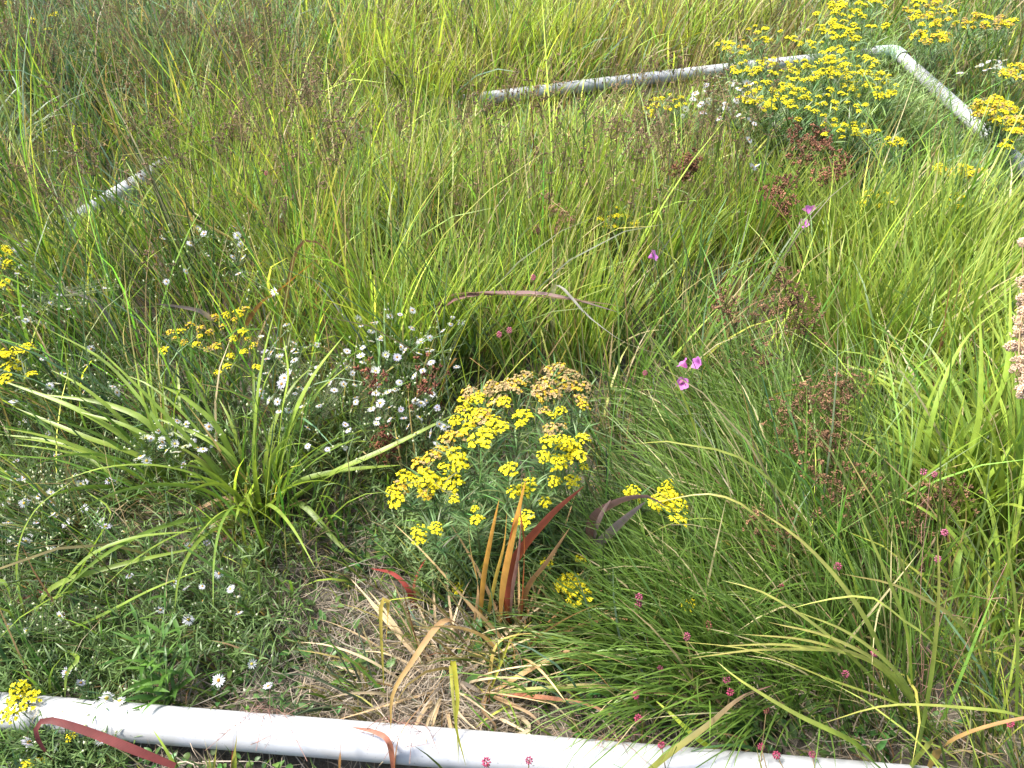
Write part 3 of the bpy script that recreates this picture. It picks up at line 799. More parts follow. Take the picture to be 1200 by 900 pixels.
dead('splayed dry straw tuft with drooping pinkish leaves behind the front pipe', (572, 812), [
    ([(575, 812, .01), (640, 775, .06), (690, 755, .08), (716, 770, .05)], .009, A(.4, .24, .1), A(.45, .32, .18), .6),
    ([(578, 812, .01), (630, 808, .05), (700, 804, .07), (784, 816, .04)], .010, A(.3, .32, .1), A(.32, .22, .12), .5),
    ([(580, 814, .01), (640, 818, .06), (700, 830, .06), (740, 858, .04)], .010, A(.35, .12, .07), A(.4, .25, .15), .5),
    ([(572, 814, .01), (600, 826, .05), (625, 840, .05), (642, 864, .02)], .009, TAN, A(.45, .33, .22), .6),
    ([(570, 812, .01), (566, 832, .04), (580, 850, .03), (576, 864, .01)], .008, TAN, A(.36, .24, .15), .6),
    ([(574, 810, .01), (590, 770, .06), (600, 750, .09), (624, 728, .1)], .008, A(.35, .36, .05), A(.4, .42, .06), .4),
    ([(572, 810, .01), (580, 760, .08), (602, 745, .1), (640, 742, .09)], .007, A(.4, .3, .08), A(.5, .4, .15), .4),
    ([(574, 812, .01), (640, 776, .05), (720, 768, .06), (788, 762, .05)], .008, A(.42, .3, .12), A(.5, .4, .2), .6),
    ([(570, 815, .01), (540, 800, .05), (560, 826, .04), (548, 838, .03)], .007, A(.5, .42, .35), A(.5, .38, .3), .9),
    ([(575, 816, .01), (620, 850, .03), (600, 862, .02), (570, 858, .02)], .008, A(.3, .25, .15), A(.35, .28, .2), .5),
    ([(580, 812, .01), (640, 822, .05), (665, 840, .05), (684, 846, .04)], .006, STRAW, A(.5, .42, .28), .5)], 'dry grass', 'dry_grass_tuft')
R = np.random.default_rng(57)
dry = thing('dry_grass_tuft', 'sprawling tan dead grass tuft between the orange clump and the front pipe', 'dry grass', gnd(520, 800), None)
rand_leaves(dry, 34, .21, .08, .006, A(.42, .30, .17), A(.52, .42, .28), th=(.6, 1.2), droop=(.2, .9), mat=M_DRY)
dry2 = thing('dry_grass_tuft', 'thin reddish-tan grass blades fanning up out of the orange clump', 'dry grass', gnd(605, 762), None)
rand_leaves(dry2, 26, .31, .045, .0062, A(.36, .18, .08), A(.52, .36, .18), az=20, fan=1.3, th=(.2, .9), droop=(.1, .8), mat=M_DRY)
dead('brown and pink withered leaves bending over the front pipe below the straw patch', (458, 900), [
    ([(462, 905, .03), (456, 870, .10), (440, 858, .10), (412, 852, .09)], .010, A(.28, .1, .06), A(.35, .16, .12), .4),
    ([(462, 905, .03), (470, 860, .12), (500, 820, .15), (530, 782, .18)], .010, A(.28, .13, .08), A(.42, .26, .14), .5),
    ([(398, 905, .03), (399, 880, .09), (401, 860, .11), (404, 835, .11)], .006, A(.3, .16, .08), A(.32, .14, .1), .3)], 'dead leaves')
dead('broad brown leaf drooping to touch the pipe from the grey straw patch', (560, 770), [
    ([(548, 742, .02), (520, 728, .12), (480, 780, .12), (460, 815, .10), (458, 856, .08)], .012, A(.36, .22, .13), A(.25, .17, .04), .4),
    ([(452, 760, .01), (455, 715, .12), (452, 700, .15), (446, 720, .12), (450, 812, .03)], .008, A(.4, .27, .06), A(.3, .28, .05), .5)], 'dead leaf')
dead('folded olive-yellow leaf hanging over the middle of the front pipe', (532, 800), [
    ([(530, 805, .01), (531, 775, .10), (536, 820, .12), (534, 850, .10), (546, 898, .07)], .009, A(.28, .27, .03), A(.24, .24, .03), .5),
    ([(530, 806, .01), (528, 780, .09), (532, 830, .11), (536, 860, .09), (537, 895, .07)], .006, A(.25, .24, .04), A(.16, .17, .05), .4)], 'dead leaf')
dead('single thick leaf fading green to purple slanting across the front pipe', (735, 925), [
    ([(735, 925, .03), (790, 880, .13), (830, 850, .16), (868, 818, .19), (906, 803, .2)], .0125, A(.17, .2, .03), A(.15, .07, .07), .2)], 'leaf', 'grass_leaf')
dead('bright yellow-green leaf crossing under the purple-tipped leaf', (845, 885), [
    ([(852, 888, .02), (820, 868, .08), (790, 840, .1), (765, 818, .1)], .009, A(.3, .34, .03), A(.28, .36, .04), .3)], 'leaf', 'grass_leaf')
dead('short upright green and pink shoots poking up before the front pipe', (275, 908), [
    ([(274, 908, .01), (275, 885, .07), (278, 862, .1), (276, 846, .11)], .009, A(.2, .28, .03), A(.34, .24, .12), .4),
    ([(247, 908, .01), (245, 890, .06), (241, 872, .08), (238, 858, .09)], .004, A(.25, .26, .08), A(.34, .27, .15), .4),
    ([(249, 908, .01), (252, 890, .06), (254, 875, .08), (255, 862, .09)], .004, A(.28, .3, .05), A(.34, .3, .12), .4),
    ([(271, 908, .01), (272, 890, .06), (273, 875, .08), (274, 862, .09)], .003, A(.35, .06, .08), A(.35, .06, .08), .2)], 'leaf', 'grass_shoot')

# long bowed blades sweeping over the dark tussocks, each one visible by itself
R = np.random.default_rng(61)
LONG = [([(1060, 850, .02), (1034, 768, .16), (1000, 703, .24), (944, 638, .3), (880, 592, .33)], .0068), ([(1070, 840, .02), (1063, 745, .2), (1040, 677, .3), (1006, 600, .38)], .0070),
        ([(1075, 850, .02), (1046, 820, .1), (973, 747, .22), (900, 697, .27), (846, 680, .27)], .0060), ([(1120, 870, .02), (1067, 832, .12), (973, 797, .18), (883, 763, .22), (790, 751, .22)], .0068),
        ([(1030, 900, .02), (1000, 870, .1), (933, 837, .16), (867, 797, .2), (840, 775, .2)], .0070), ([(1110, 860, .02), (1100, 767, .2), (1053, 723, .26), (1020, 700, .28), (973, 702, .27), (927, 713, .25)], .0060),
        ([(1230, 880, .03), (1200, 842, .14), (1133, 830, .18), (1040, 827, .18), (963, 848, .14)], .0064), ([(1060, 905, .03), (1085, 875, .12), (1110, 853, .16)], .010),
        ([(1070, 905, .03), (1090, 800, .2), (1100, 700, .32), (1098, 620, .4)], .0055), ([(1190, 860, .02), (1192, 760, .2), (1188, 690, .3), (1175, 610, .4)], .0055),
        ([(1110, 800, .02), (1040, 620, .32), (1008, 560, .38), (985, 520, .4)], .0045), ([(1020, 720, .02), (900, 560, .3), (800, 520, .34), (745, 520, .3)], .0045),
        ([(960, 720, .02), (900, 620, .2), (840, 580, .24), (760, 590, .2)], .0045), ([(930, 700, .02), (860, 620, .16), (800, 610, .18), (735, 640, .12)], .0045),
        ([(1180, 820, .02), (1135, 740, .18), (1060, 690, .26), (985, 672, .28)], .0060)]
LONG += [([(1085 + 6 * k, 872, .02), (1060 - 10 * k, 800 - 6 * k, .15), (1000 - 22 * k, 745 + 4 * k, .22), (930 - 30 * k, 715 + 14 * k, .24)], .0058) for k in range(5)]
for i, (pix, w) in enumerate(LONG):
    pix = [(a, c, z if k == 0 else z * 1.35) for k, (a, c, z) in enumerate(pix)]; w *= 1.25
    t = thing('long_grass_blade', 'long single yellow-green blade bowed over the fine dark grass', 'grass blade', gnd(pix[0][0], pix[0][1]), 'long bowed grass blades')
    m = U(0, 1)
    lf(t, pix, w, A(.16, .24, .03) * U(.9, 1.2), (A(.34, .36, .08) * m + A(.36, .28, .10) * (1 - m)) * U(.8, 1.1), roll=U(-.3, .3), twist=U(-.4, .4))
dead('wide orange-pink bent leaf close to the lime stems at the edge', (1083, 908), [
    ([(1085, 905, .04), (1098, 882, .14), (1133, 860, .2), (1200, 842, .24), (1260, 838, .2)], .0125, A(.3, .2, .05), A(.42, .22, .14), .2)], 'dead leaf', 'grass_leaf')

# ================================================================== goldenrods
GOLD, AMBER, FADED = A(.90, .79, .04), A(.82, .58, .07), A(.60, .45, .22)
def floret(c):
    """one tiny flower head: a green cup with a ragged yellow top"""
    ps = [spindle(.9, .26, A(.14, .2, .04))]
    ps[0][0][:, 2] -= .75
    for i in range(7):
        a = i * 2 * math.pi / 7 + random.random()
        tl = random.uniform(.35, .62)
        d = np.array([math.cos(a), math.sin(a), 0]); s = np.array([-d[1], d[0], 0])
        v = np.array([d * .05 - s * .14, d * .05 + s * .14, d * tl + s * .16 + [0, 0, .22], d * tl - s * .16 + [0, 0, .22]])
        v[:, 2] += random.uniform(-.05, .2)
        ps.append((v, np.array([[0, 1, 2, 3]]), np.zeros((0, 3), int), np.tile(c * random.uniform(.85, 1.1), (4, 1))))
    top = spindle(.5, .34, c * random.uniform(.85, 1.05)); top[0][:, 2] -= .08
    ps.append(top)
    return join(ps)

def cluster_mesh(kind, k):
    """a flat-topped knot of florets, about 1 across"""
    b = Buf()
    n = random.randint(17, 26)
    for i in range(n):
        r = math.sqrt((i + .5) / n) * .52 * random.uniform(.85, 1.12)
        a = i * 2.39996 + random.uniform(-.3, .3)
        pos = np.array([[r * math.cos(a), r * math.sin(a), -.95 * r * r + random.uniform(-.16, .14)]])
        if kind == 'gold': c = GOLD * random.uniform(.9, 1.08)
        elif kind == 'amber': c = random.choice([GOLD, AMBER, AMBER, FADED]) * random.uniform(.8, 1.1)
        else: c = random.choice([FADED, FADED, FADED, AMBER, A(.45, .33, .18)]) * random.uniform(.75, 1.1)
        scatter(b, floret(c), pos, frames(np.array([[pos[0, 0] * 1.6 + random.uniform(-.3, .3), pos[0, 1] * 1.6 + random.uniform(-.3, .3), .8]]), np.array([random.random() * 6])), np.array([random.uniform(.21, .28)]))
    rootp = np.array([0, 0, -.75])
    m = 8
    Q = np.stack([np.tile(rootp, (m, 1)), np.array([[.22 * math.cos(i * .8), .22 * math.sin(i * .8), -.45] for i in range(m)]), np.array([[.38 * math.cos(i * .8), .38 * math.sin(i * .8), -.2] for i in range(m)])], 1)
    tubes(b, Q, np.full(m, .02), np.full(m, .015), np.tile(A(.09, .14, .04), (m, 1)), np.tile(A(.12, .17, .05), (m, 1)), sides=3)
    return b.mesh('flower_cluster', M_PETAL)
CLUST = {k: [cluster_mesh(k, i) for i in range(5)] for k in ('gold', 'amber', 'faded')}

def goldenrod(label, base, heads, leafc=A(.085, .135, .06), leaves=26, group=None, leaf_len=.05, leafw=.0028, stemsplay=.6):
    """heads: (x, y, height, kind, size)"""
    b0 = gnd(*base)
    root = thing('goldenrod', label, 'goldenrod', b0, group)
    bs, bl = Buf(), Buf()
    ends = []
    for (px, py, z, kind, size) in heads:
        p = G(px, py, z)
        ends.append((p, kind, size))
    # stems: neighbours share one, branching near the top
    pts = np.array([e[0] for e in ends])
    left = list(range(len(pts)))
    while left:
        i = left[0]
        grp = [j for j in left if np.linalg.norm(pts[j] - pts[i]) < .055][:6]
        left = [j for j in left if j not in grp]
        cen = pts[grp].mean(0)
        foot = b0 + A(*(R.normal(size=2) * .022), 0); foot[:2] += (cen - b0)[:2] * .25
        foot[2] = gh(foot[0], foot[1]) - .003
        fork = foot + (cen - foot) * .80 + A(0, 0, -.006)
        mid = foot + (cen - foot) * .45 + A(*(R.normal(size=2) * .01), .02)
        P = spline([foot, mid, fork], 10)[None]
        sc = A(.11, .13, .05) * U(.8, 1.2)
        tubes(bs, P, np.array([.0017]), np.array([.0012]), (sc * A(1.3, .9, .8))[None], sc[None], sides=5)
        for j in grp:
            Q = spline([fork, fork + (pts[j] - fork) * .55 + A(0, 0, -.004), pts[j] - A(0, 0, .006)], 5)[None]
            tubes(bs, Q, np.array([.0009]), np.array([.0007]), sc[None], sc[None], sides=4)
        n = leaves + 4 * len(grp)
        t = R.random(n) ** .75
        allP = np.vstack([P[0], P[0][-1] + (pts[grp[0]] - P[0][-1]) * np.linspace(.1, .8, 3)[:, None]])
        idx = t * (len(allP) - 1)
        i0 = np.floor(idx).astype(int).clip(0, len(allP) - 2)
        pos = allP[i0] + (allP[i0 + 1] - allP[i0]) * (idx - i0)[:, None]
        phi = U(0, 2 * math.pi, n)
        th0 = U(.4, 1.1, n)
        c = leafc * U(.7, 1.5, (n, 1)) * (1 + .12 * R.normal(size=(n, 3)))
        strips(bl, arcs(pos, phi, th0, th0 + U(-.1, .8, n), leaf_len * U(.5, 1.2, n), 3, 1.2, .2), U(.7, 1.3, n) * leafw, c, c * 1.15, roll=U(-.8, .8, n))
    bs.build('stems', M_STEM, root, kind='stuff')
    bl.build('foliage', M_GRASS, root, kind='stuff')
    for (p, kind, size) in ends:
        o = bpy.data.objects.new('flower_cluster', random.choice(CLUST[kind]))
        C.objects.link(o); o.parent = root
        o.location = [float(a) for a in (p - b0)]
        s = size * random.uniform(.9, 1.12)
        o.scale = (s * random.uniform(.9, 1.15), s * random.uniform(.85, 1.1), s * random.uniform(.8, 1.05))
        o.rotation_euler = (random.uniform(-.35, .25), random.uniform(-.3, .3), random.random() * 6.28)
    return root

R = np.random.default_rng(71)
# the main plant, read from the photo: x, y, size step, kind
main = ([(533, 492, 3), (553, 484, 3), (548, 499, 3), (579, 490, 3), (572, 502, 3), (588, 498, 2), (562, 513, 4), (611, 485, 3), (609, 496, 1), (535, 532, 4), (540, 541, 3), (520, 545, 2),
         (503, 557, 4), (497, 566, 3), (528, 562, 4), (513, 568, 2), (475, 556, 3), (486, 563, 2), (464, 584, 3), (460, 576, 2), (532, 584, 1), (556, 595, 1), (558, 607, 2), (597, 548, 3),
         (618, 566, 3), (603, 575, 2), (614, 573, 2), (611, 610, 2), (640, 587, 2), (650, 562, 2), (671, 562, 2), (685, 546, 1), (643, 514, 3), (657, 516, 3), (668, 518, 3), (684, 511, 3),
         (675, 531, 4), (669, 526, 3), (655, 540, 3), (638, 533, 2), (647, 485, 1), (656, 479, 2), (593, 469, 2), (546, 469, 2), (560, 465, 2), (511, 618, 2), (490, 620, 2), (492, 630, 2), (617, 604, 2)],
        [(550, 458, 3), (575, 450, 2), (570, 459, 3), (599, 447, 3), (612, 442, 3), (587, 452, 3), (618, 437, 2), (643, 442, 3), (638, 451, 3), (635, 461, 3), (648, 460, 3), (654, 427, 3),
         (643, 432, 2), (665, 434, 3), (674, 439, 3), (688, 451, 3), (672, 450, 3), (630, 454, 2), (682, 467, 2), (638, 479, 2), (657, 498, 2), (643, 502, 2), (664, 446, 3), (604, 455, 2), (658, 452, 2)],
        [(563, 489, 3), (540, 507, 3), (567, 481, 2), (582, 470, 3), (494, 541, 3), (506, 532, 3), (516, 525, 2), (525, 510, 3), (499, 578, 2), (469, 570, 3), (685, 473, 2), (540, 478, 2)])
SZ = {1: .020, 2: .028, 3: .037, 4: .046}
def hz(px, py):                              # the plant domes: taller in its middle
    return .30 + .10 * math.exp(-(((px - 600) / 90) ** 2)) * (1 if py < 560 else .55) - .00055 * max(0, py - 520)
heads = [(x, y, hz(x, y) + random.uniform(-.012, .012), 'gold', SZ[s] * .84) for x, y, s in main[0]]
heads += [(x, y, hz(x, y), 'faded', SZ[s] * .84) for x, y, s in main[1]] + [(x, y, hz(x, y), 'amber', SZ[s] * .84) for x, y, s in main[2]]
goldenrod('big bushy goldenrod with bright yellow and faded tan clusters in mid-plot', (595, 668), heads, A(.12, .19, .07), leaves=110, leaf_len=.055, leafw=.0030)

def gh_list(lst, z, kind='gold', s=2):
    return [(x, y, z + random.uniform(-.015, .015), random.choice(kind.split()), SZ[s] * random.uniform(.8, 1.15)) for x, y in lst]
goldenrod('small goldenrod with speckled yellow-orange clusters behind the big sedge tuft', (258, 465), gh_list([(211, 386), (191, 409), (214, 400), (234, 383), (252, 370), (265, 368), (278, 363), (288, 360), (275, 373), (261, 381), (234, 393), (252, 404), (243, 408), (273, 396), (291, 396), (297, 403), (285, 411), (301, 429), (270, 416), (265, 428), (255, 435), (198, 388), (222, 379), (230, 402), (246, 388), (205, 395), (284, 387), (281, 368)], .27, 'gold gold amber', 1), A(.07, .11, .03), 22, leaf_len=.035)
goldenrod('sparse goldenrod with rounded yellow clusters in the shade by the drooping pale leaves', (10, 495), gh_list([(20, 407), (32, 405), (7, 414), (15, 427), (36, 437), (5, 443), (3, 412), (26, 409), (-12, 420), (-8, 432)], .28, 'gold', 2), A(.08, .12, .05), 20)
goldenrod('thin goldenrod with few yellow heads standing beyond the pale drooping leaves', (8, 370), gh_list([(8, 307), (3, 290), (-6, 300), (10, 295), (5, 330)], .30, 'gold', 2), A(.08, .12, .05), 16)
goldenrod('goldenrod sprig with knobbly yellow clusters beside the bowed purple leaves', (770, 650), gh_list([(742, 573), (738, 578), (772, 583), (780, 573), (784, 565), (792, 577), (778, 593), (797, 590), (795, 607), (768, 590), (787, 585), (745, 582)], .22, 'gold', 2), A(.08, .13, .05), 18)
goldenrod('low goldenrod sprig with a round yellow cluster by the dark sweeping grass', (668, 725), gh_list([(673, 687), (668, 683), (676, 693), (660, 682), (671, 680)], .12, 'gold', 3) + gh_list([(642, 658), (680, 653)], .15, 'gold', 2), A(.08, .13, .05), 10)
goldenrod('tiny goldenrod sprig with one yellow bud on the straw patch', (540, 712), gh_list([(538, 692), (537, 688)], .07, 'gold', 1), A(.08, .13, .05), 8)
goldenrod('tiny goldenrod sprig with one flat yellow head in the dark sweeping grass', (806, 735), gh_list([(805, 708), (809, 707)], .12, 'gold', 1), A(.08, .13, .05), 8)
goldenrod('grey-leaved goldenrod with yellow heads in front of the front pipe', (20, 900), gh_list([(13, 818), (30, 813), (33, 819), (10, 835), (20, 806)], .10, 'gold', 2) + gh_list([(83, 862), (32, 896), (28, 902), (45, 893)], .06, 'gold', 1), A(.07, .11, .06), 40, leaf_len=.03)
goldenrod('faint goldenrod with pale yellow heads far out in the blue-green grass', (60, 75), gh_list([(64, 15), (38, 22), (55, 33), (60, 17), (10, 2)], .42, 'gold', 3), A(.09, .13, .06), 14)

def ell(cx, cy, rx, ry, n):
    out = []
    for i in range(n):
        a = random.random() * 6.283; r = math.sqrt(random.random())
        out.append((cx + rx * r * math.cos(a), cy + ry * r * math.sin(a) + .12 * (cx - cx)))
    return out
FARROD = [('tall goldenrod with a peaked yellow top beyond the frame corner', (1000, 95), [(1000, 18, 42, 20, 26, 'gold', 3), (965, 42, 40, 12, 12, 'gold', 2)], .42),
          ('tall goldenrod with dense golden-orange head beyond the frame corner', (1090, 85), [(1090, 12, 28, 15, 20, 'gold amber', 3), (1088, 42, 26, 6, 10, 'amber gold', 3)], .42),
          ('goldenrod with faded orange flat top next to the white aster cluster outside the frame', (1165, 95), [(1150, 24, 42, 7, 16, 'amber faded gold', 3), (1195, 82, 22, 6, 9, 'gold amber', 3)], .36),
          ('goldenrod with orange-gold spray peeking above the far pipe', (870, 105), [(862, 54, 24, 7, 10, 'amber gold', 2), (905, 38, 30, 10, 8, 'gold', 2)], .34),
          ('wide feathery goldenrod bush sprinkled with small yellow heads inside the frame corner', (955, 212), [(930, 80, 70, 12, 40, 'gold', 1), (905, 112, 42, 14, 26, 'gold', 1), (985, 72, 40, 14, 18, 'gold', 2), (960, 120, 60, 16, 14, 'gold', 1)], .46),
          ('feathery green goldenrod with yellow heads facing the green-stained elbow', (1025, 205), [(1022, 98, 38, 14, 22, 'gold', 2), (985, 152, 46, 8, 12, 'gold', 1), (1045, 165, 14, 5, 5, 'gold', 2)], .40),
          ('goldenrod with big deep orange-gold dome leaning on the side pipe', (1170, 195), [(1165, 126, 24, 11, 22, 'amber gold', 3), (1192, 146, 14, 8, 9, 'gold amber', 3), (1180, 168, 10, 4, 3, 'gold', 2)], .32),
          ('feathery goldenrod with flat pale gold top just inside the side pipe', (1130, 265), [(1120, 199, 34, 6, 18, 'gold amber', 2), (1120, 235, 26, 8, 5, 'gold', 1)], .30),
          ('thin goldenrod with few yellow heads under the yellow curved grass blades', (1025, 290), [(1025, 232, 22, 8, 8, 'gold', 2)], .26),
          ('pale fading goldenrod with small washed-out heads under the far pipe', (780, 175), [(782, 118, 22, 8, 12, 'gold', 1), (760, 130, 10, 5, 4, 'gold', 1)], .28),
          ('thin goldenrod hidden in the tall rushes with a few yellow specks', (725, 320), [(728, 252, 26, 12, 9, 'gold', 1)], .24)]
for lab, base, els, z in FARROD:
    hd = []
    for (cx, cy, rx, ry, n, kind, s) in els:
        for (x, y) in ell(cx, cy, rx * 1.05, ry * 1.25, int(n * 2.0)):
            hd += gh_list([(x, y)], z + random.uniform(-.03, .03), kind, random.choice([max(1, s - 1), max(1, s - 1), s]))
    goldenrod(lab, base, hd, A(.10, .165, .06), 40, leaf_len=.06, leafw=.0036)

# ================================================================== white asters
def aster_meshes():
    out = []
    for k in range(6):
        b = Buf()
        n = random.randint(13, 19)
        lift = random.choice([.05, .12, .25, .5, -.1])
        tint = random.choice([A(.66, .66, .74), A(.62, .59, .74), A(.70, .70, .72)])
        for i in range(n):
            a = i * 2 * math.pi / n + random.uniform(-.1, .1)
            L, w = random.uniform(.38, .5), random.uniform(.045, .06)
            d = np.array([math.cos(a), math.sin(a), 0]); s = np.array([-d[1], d[0], 0]); z = np.array([0, 0, 1.0])
            u = lift + random.uniform(-.1, .1)
            v = np.array([d * .1 - s * w * .5, d * .1 + s * w * .5, d * L * .65 - s * w + z * L * .4 * u, d * L * .65 + s * w + z * L * .4 * u,
                          d * L - s * w * .45 + z * L * (.6 * u - .05), d * L + s * w * .45 + z * L * (.6 * u - .05)])
            b.add(v, q=np.array([[0, 1, 3, 2], [2, 3, 5, 4]]), c=tint * random.uniform(.92, 1.03))
        cup = spindle(.24, .1, A(.12, .2, .05)); cup[0][:, 2] -= .22
        b.add(cup[0], t=cup[2], c=cup[3])
        me = b.mesh('flower', M_PETAL)
        d = Buf()
        ring = [(.13, 0.0), (.12, .05), (.07, .085), (.0, .1)]
        V, F4 = [], []
        for (r, z) in ring:
            for i in range(8): V.append([r * math.cos(i * .7854), r * math.sin(i * .7854), z])
        for j in range(3):
            for i in range(8): F4.append([j * 8 + i, j * 8 + (i + 1) % 8, j * 8 + 8 + (i + 1) % 8, j * 8 + 8 + i])
        dc = random.choice([A(.75, .5, .05), A(.7, .55, .1), A(.55, .3, .06)])
        d.add(np.array(V), q=np.array(F4), c=dc)
        out.append((me, d.mesh('disc', M_PETAL)))
    return out
AST = aster_meshes()
BUD = spindle(1, .34, A(.60, .62, .48))

def aster(label, base, flowers, group=None, size=.024, buds=20, leaves=60, leaf_len=.03, leafc=A(.055, .105, .03)):
    """flowers: (x, y, height)"""
    buds = int(buds * 1.8)
    b0 = gnd(*base)
    root = thing('aster', label, 'aster', b0, group)
    bs, bl, bb = Buf(), Buf(), Buf()
    pts = np.array([G(*f) for f in flowers])
    nst = max(1, min(5, len(pts) // 4))
    stems = []
    for k in range(nst):
        c = pts[R.integers(len(pts))]
        foot = b0 + A(*(R.normal(size=2) * .015), 0); foot[2] = gh(foot[0], foot[1]) - .003
        top = foot + (c - foot) * .85 + A(0, 0, .0)
        stems.append(spline([foot, (foot + top) / 2 + A(*(R.normal(size=2) * .012), .02), top], 12))
    sc = A(.10, .12, .05)
    SP = np.array(stems)
    tubes(bs, SP, np.full(nst, .0014), np.full(nst, .0008), np.tile(sc * A(1.1, .8, .8), (nst, 1)), np.tile(sc, (nst, 1)), sides=4)
    cand = SP[:, 3:].reshape(-1, 3)
    extra = pts[R.integers(len(pts), size=buds)] + R.normal(size=(buds, 3)) * A(.03, .03, .02)
    extra[:, 2] = np.maximum(extra[:, 2], .03)
    for p in np.vstack([pts, extra]):
        d = np.linalg.norm(cand - p, axis=1) + np.where(cand[:, 2] > p[2] - .01, .3, 0)
        a = cand[d.argmin()]
        Q = spline([a, (a + p) / 2 + A(0, 0, -.004), p - A(0, 0, .003)], 5)[None]
        tubes(bs, Q, np.array([.0007]), np.array([.0005]), sc[None], sc[None], sides=3)
        n = 4
        pos = Q[0][R.integers(0, 5, n)]
        c = leafc * U(.8, 1.4, (n, 1))
        strips(bl, arcs(pos, U(0, 6.28, n), U(.4, 1, n), U(.9, 1.4, n), U(.4, .8, n) * leaf_len, 3), np.full(n, .0022), c, c, roll=U(-.8, .8, n))
    pos = cand[R.integers(0, len(cand), leaves)]
    c = leafc * U(.7, 1.4, (leaves, 1))
    strips(bl, arcs(pos, U(0, 6.28, leaves), U(.4, 1.1, leaves), U(.9, 1.7, leaves), U(.5, 1.3, leaves) * leaf_len, 3), U(.002, .004, leaves), c, c * 1.1, roll=U(-.8, .8, leaves))
    if buds: scatter(bb, BUD, extra, frames(A(0, 0, 1) + R.normal(size=(buds, 3)) * .4, U(0, 6, buds)), U(.005, .0085, buds), cmul=U(.8, 1.2, (buds, 1)))
    bs.build('stems', M_STEM, root, kind='stuff')
    bl.build('foliage', M_GRASS, root, kind='stuff')
    if buds: bb.build('buds', M_PETAL, root, kind='stuff')
    for i, p in enumerate(pts):
        me, dm = random.choice(AST)
        o = bpy.data.objects.new('flower', me); C.objects.link(o); o.parent = root
        o.location = [float(a) for a in (p - b0)]
        s = size * random.uniform(.58, 1.0); o.scale = (s, s, s)
        o.rotation_euler = (random.gauss(.35, .5), random.gauss(0, .35), random.random() * 6.28)
        d = bpy.data.objects.new('disc', dm); C.objects.link(d); d.parent = o

R = np.random.default_rng(81)
def zf(lst, z, j=.02): return [(x, y, max(.03, z + random.uniform(-j, j))) for x, y in lst]
aster('tall white aster with flowers stacked in a column above the rushes', (282, 385), zf([(274, 266), (278, 276), (282, 286), (273, 301), (285, 301), (280, 321), (288, 293), (322, 342)], .34), size=.028)
aster('white aster with few pale flowers near the buried pipe piece', (225, 375), zf([(239, 274), (223, 285), (190, 280), (232, 268), (243, 300), (218, 318), (195, 330)], .32), size=.026)
aster('white aster crowded with flowers beside the small goldenrod', (335, 470), zf([(318, 413), (312, 421), (324, 409), (334, 408), (343, 410), (347, 413), (312, 437), (333, 443), (338, 436), (330, 450), (336, 380), (322, 384), (306, 395), (310, 412), (345, 402), (328, 418), (366, 440), (372, 430)], .24), size=.028)
aster('white aster with scattered flowers between tall green blades', (470, 520), zf(ell(465, 400, 62, 40, 34), .28), size=.026)
aster('white aster with starry flowers close behind the goldenrod', (495, 560), zf([(513, 480), (500, 470), (520, 500), (505, 508), (487, 470), (470, 480), (460, 490), (448, 470), (455, 460), (440, 450), (530, 372), (540, 378), (528, 380), (478, 500), (512, 520), (443, 490), (535, 430), (468, 448), (485, 440)] + ell(480, 480, 55, 45, 16), .24), size=.026)
aster('white aster with hazy clouds of tiny flowers beyond the lime sedge leaves', (385, 530), zf(ell(385, 465, 80, 62, 40), .23), size=.023, buds=60)
aster('white aster with pink-tinged flower bunch in front of the sedge leaves', (200, 590), zf([(165, 535), (172, 540), (160, 538), (200, 510), (190, 515), (215, 505), (228, 508), (240, 512), (205, 520), (225, 518), (195, 528), (232, 525), (250, 520), (186, 505), (245, 500), (218, 497), (212, 512)] + ell(205, 520, 50, 28, 16), .20), size=.026, buds=30)
aster('white aster with open flowers by the bare soil', (85, 625), zf([(95, 567), (90, 562), (100, 565), (75, 570), (85, 558), (27, 495), (57, 490), (28, 560), (60, 590), (7, 590), (62, 602), (72, 532), (56, 508), (20, 540)] + ell(70, 570, 70, 50, 10), .12), size=.026, buds=60)
aster('white aster with shaded flowers beyond the bare soil', (75, 500), zf([(107, 409), (120, 411), (100, 428), (132, 453), (137, 460), (58, 452), (32, 455), (16, 470), (66, 450), (50, 420), (98, 460), (75, 437), (150, 448)], .22), size=.024, buds=40)
aster('white aster with small flowers speckling the shade at the plot edge', (70, 420), zf([(33, 336), (60, 355), (45, 365), (30, 375), (25, 358), (80, 362), (122, 337), (24, 312), (20, 320), (70, 345)], .28), size=.022, buds=40)
aster('low white aster spreading over leaf litter with many buds', (60, 700), zf([(40, 625), (43, 612), (30, 634), (118, 610), (124, 617), (20, 640), (12, 632), (70, 640), (10, 612), (55, 652)] + ell(60, 620, 70, 50, 12), .12), size=.026, buds=80, leaves=140)
aster('white aster with sparse flowers under the sedge leaves', (240, 730), zf([(204, 682), (218, 688), (237, 687), (238, 704), (257, 672), (278, 700), (280, 718), (221, 726), (188, 715), (222, 640), (152, 675), (270, 690), (243, 636)], .11), size=.024, buds=20)
aster('white aster with two small flowers at the dark green edge', (20, 790), zf([(10, 734), (31, 739), (6, 612), (70, 722)], .10), size=.024, buds=60, leaves=140)
aster('white aster with two bright lilac-white flowers above the straw', (318, 845), zf([(295, 778), (314, 804), (256, 797)], .09, .01), size=.032, buds=4, leaves=20)
aster('white aster with little flowers right behind the front pipe', (135, 840), zf([(125, 818), (140, 821), (78, 788), (95, 800)], .08, .01), size=.026, buds=24, leaves=50)
aster('white aster with drooping flowers in front of the front pipe', (90, 905), zf([(118, 868), (34, 870), (30, 874)], .06, .01), size=.028, buds=24, leaves=60)
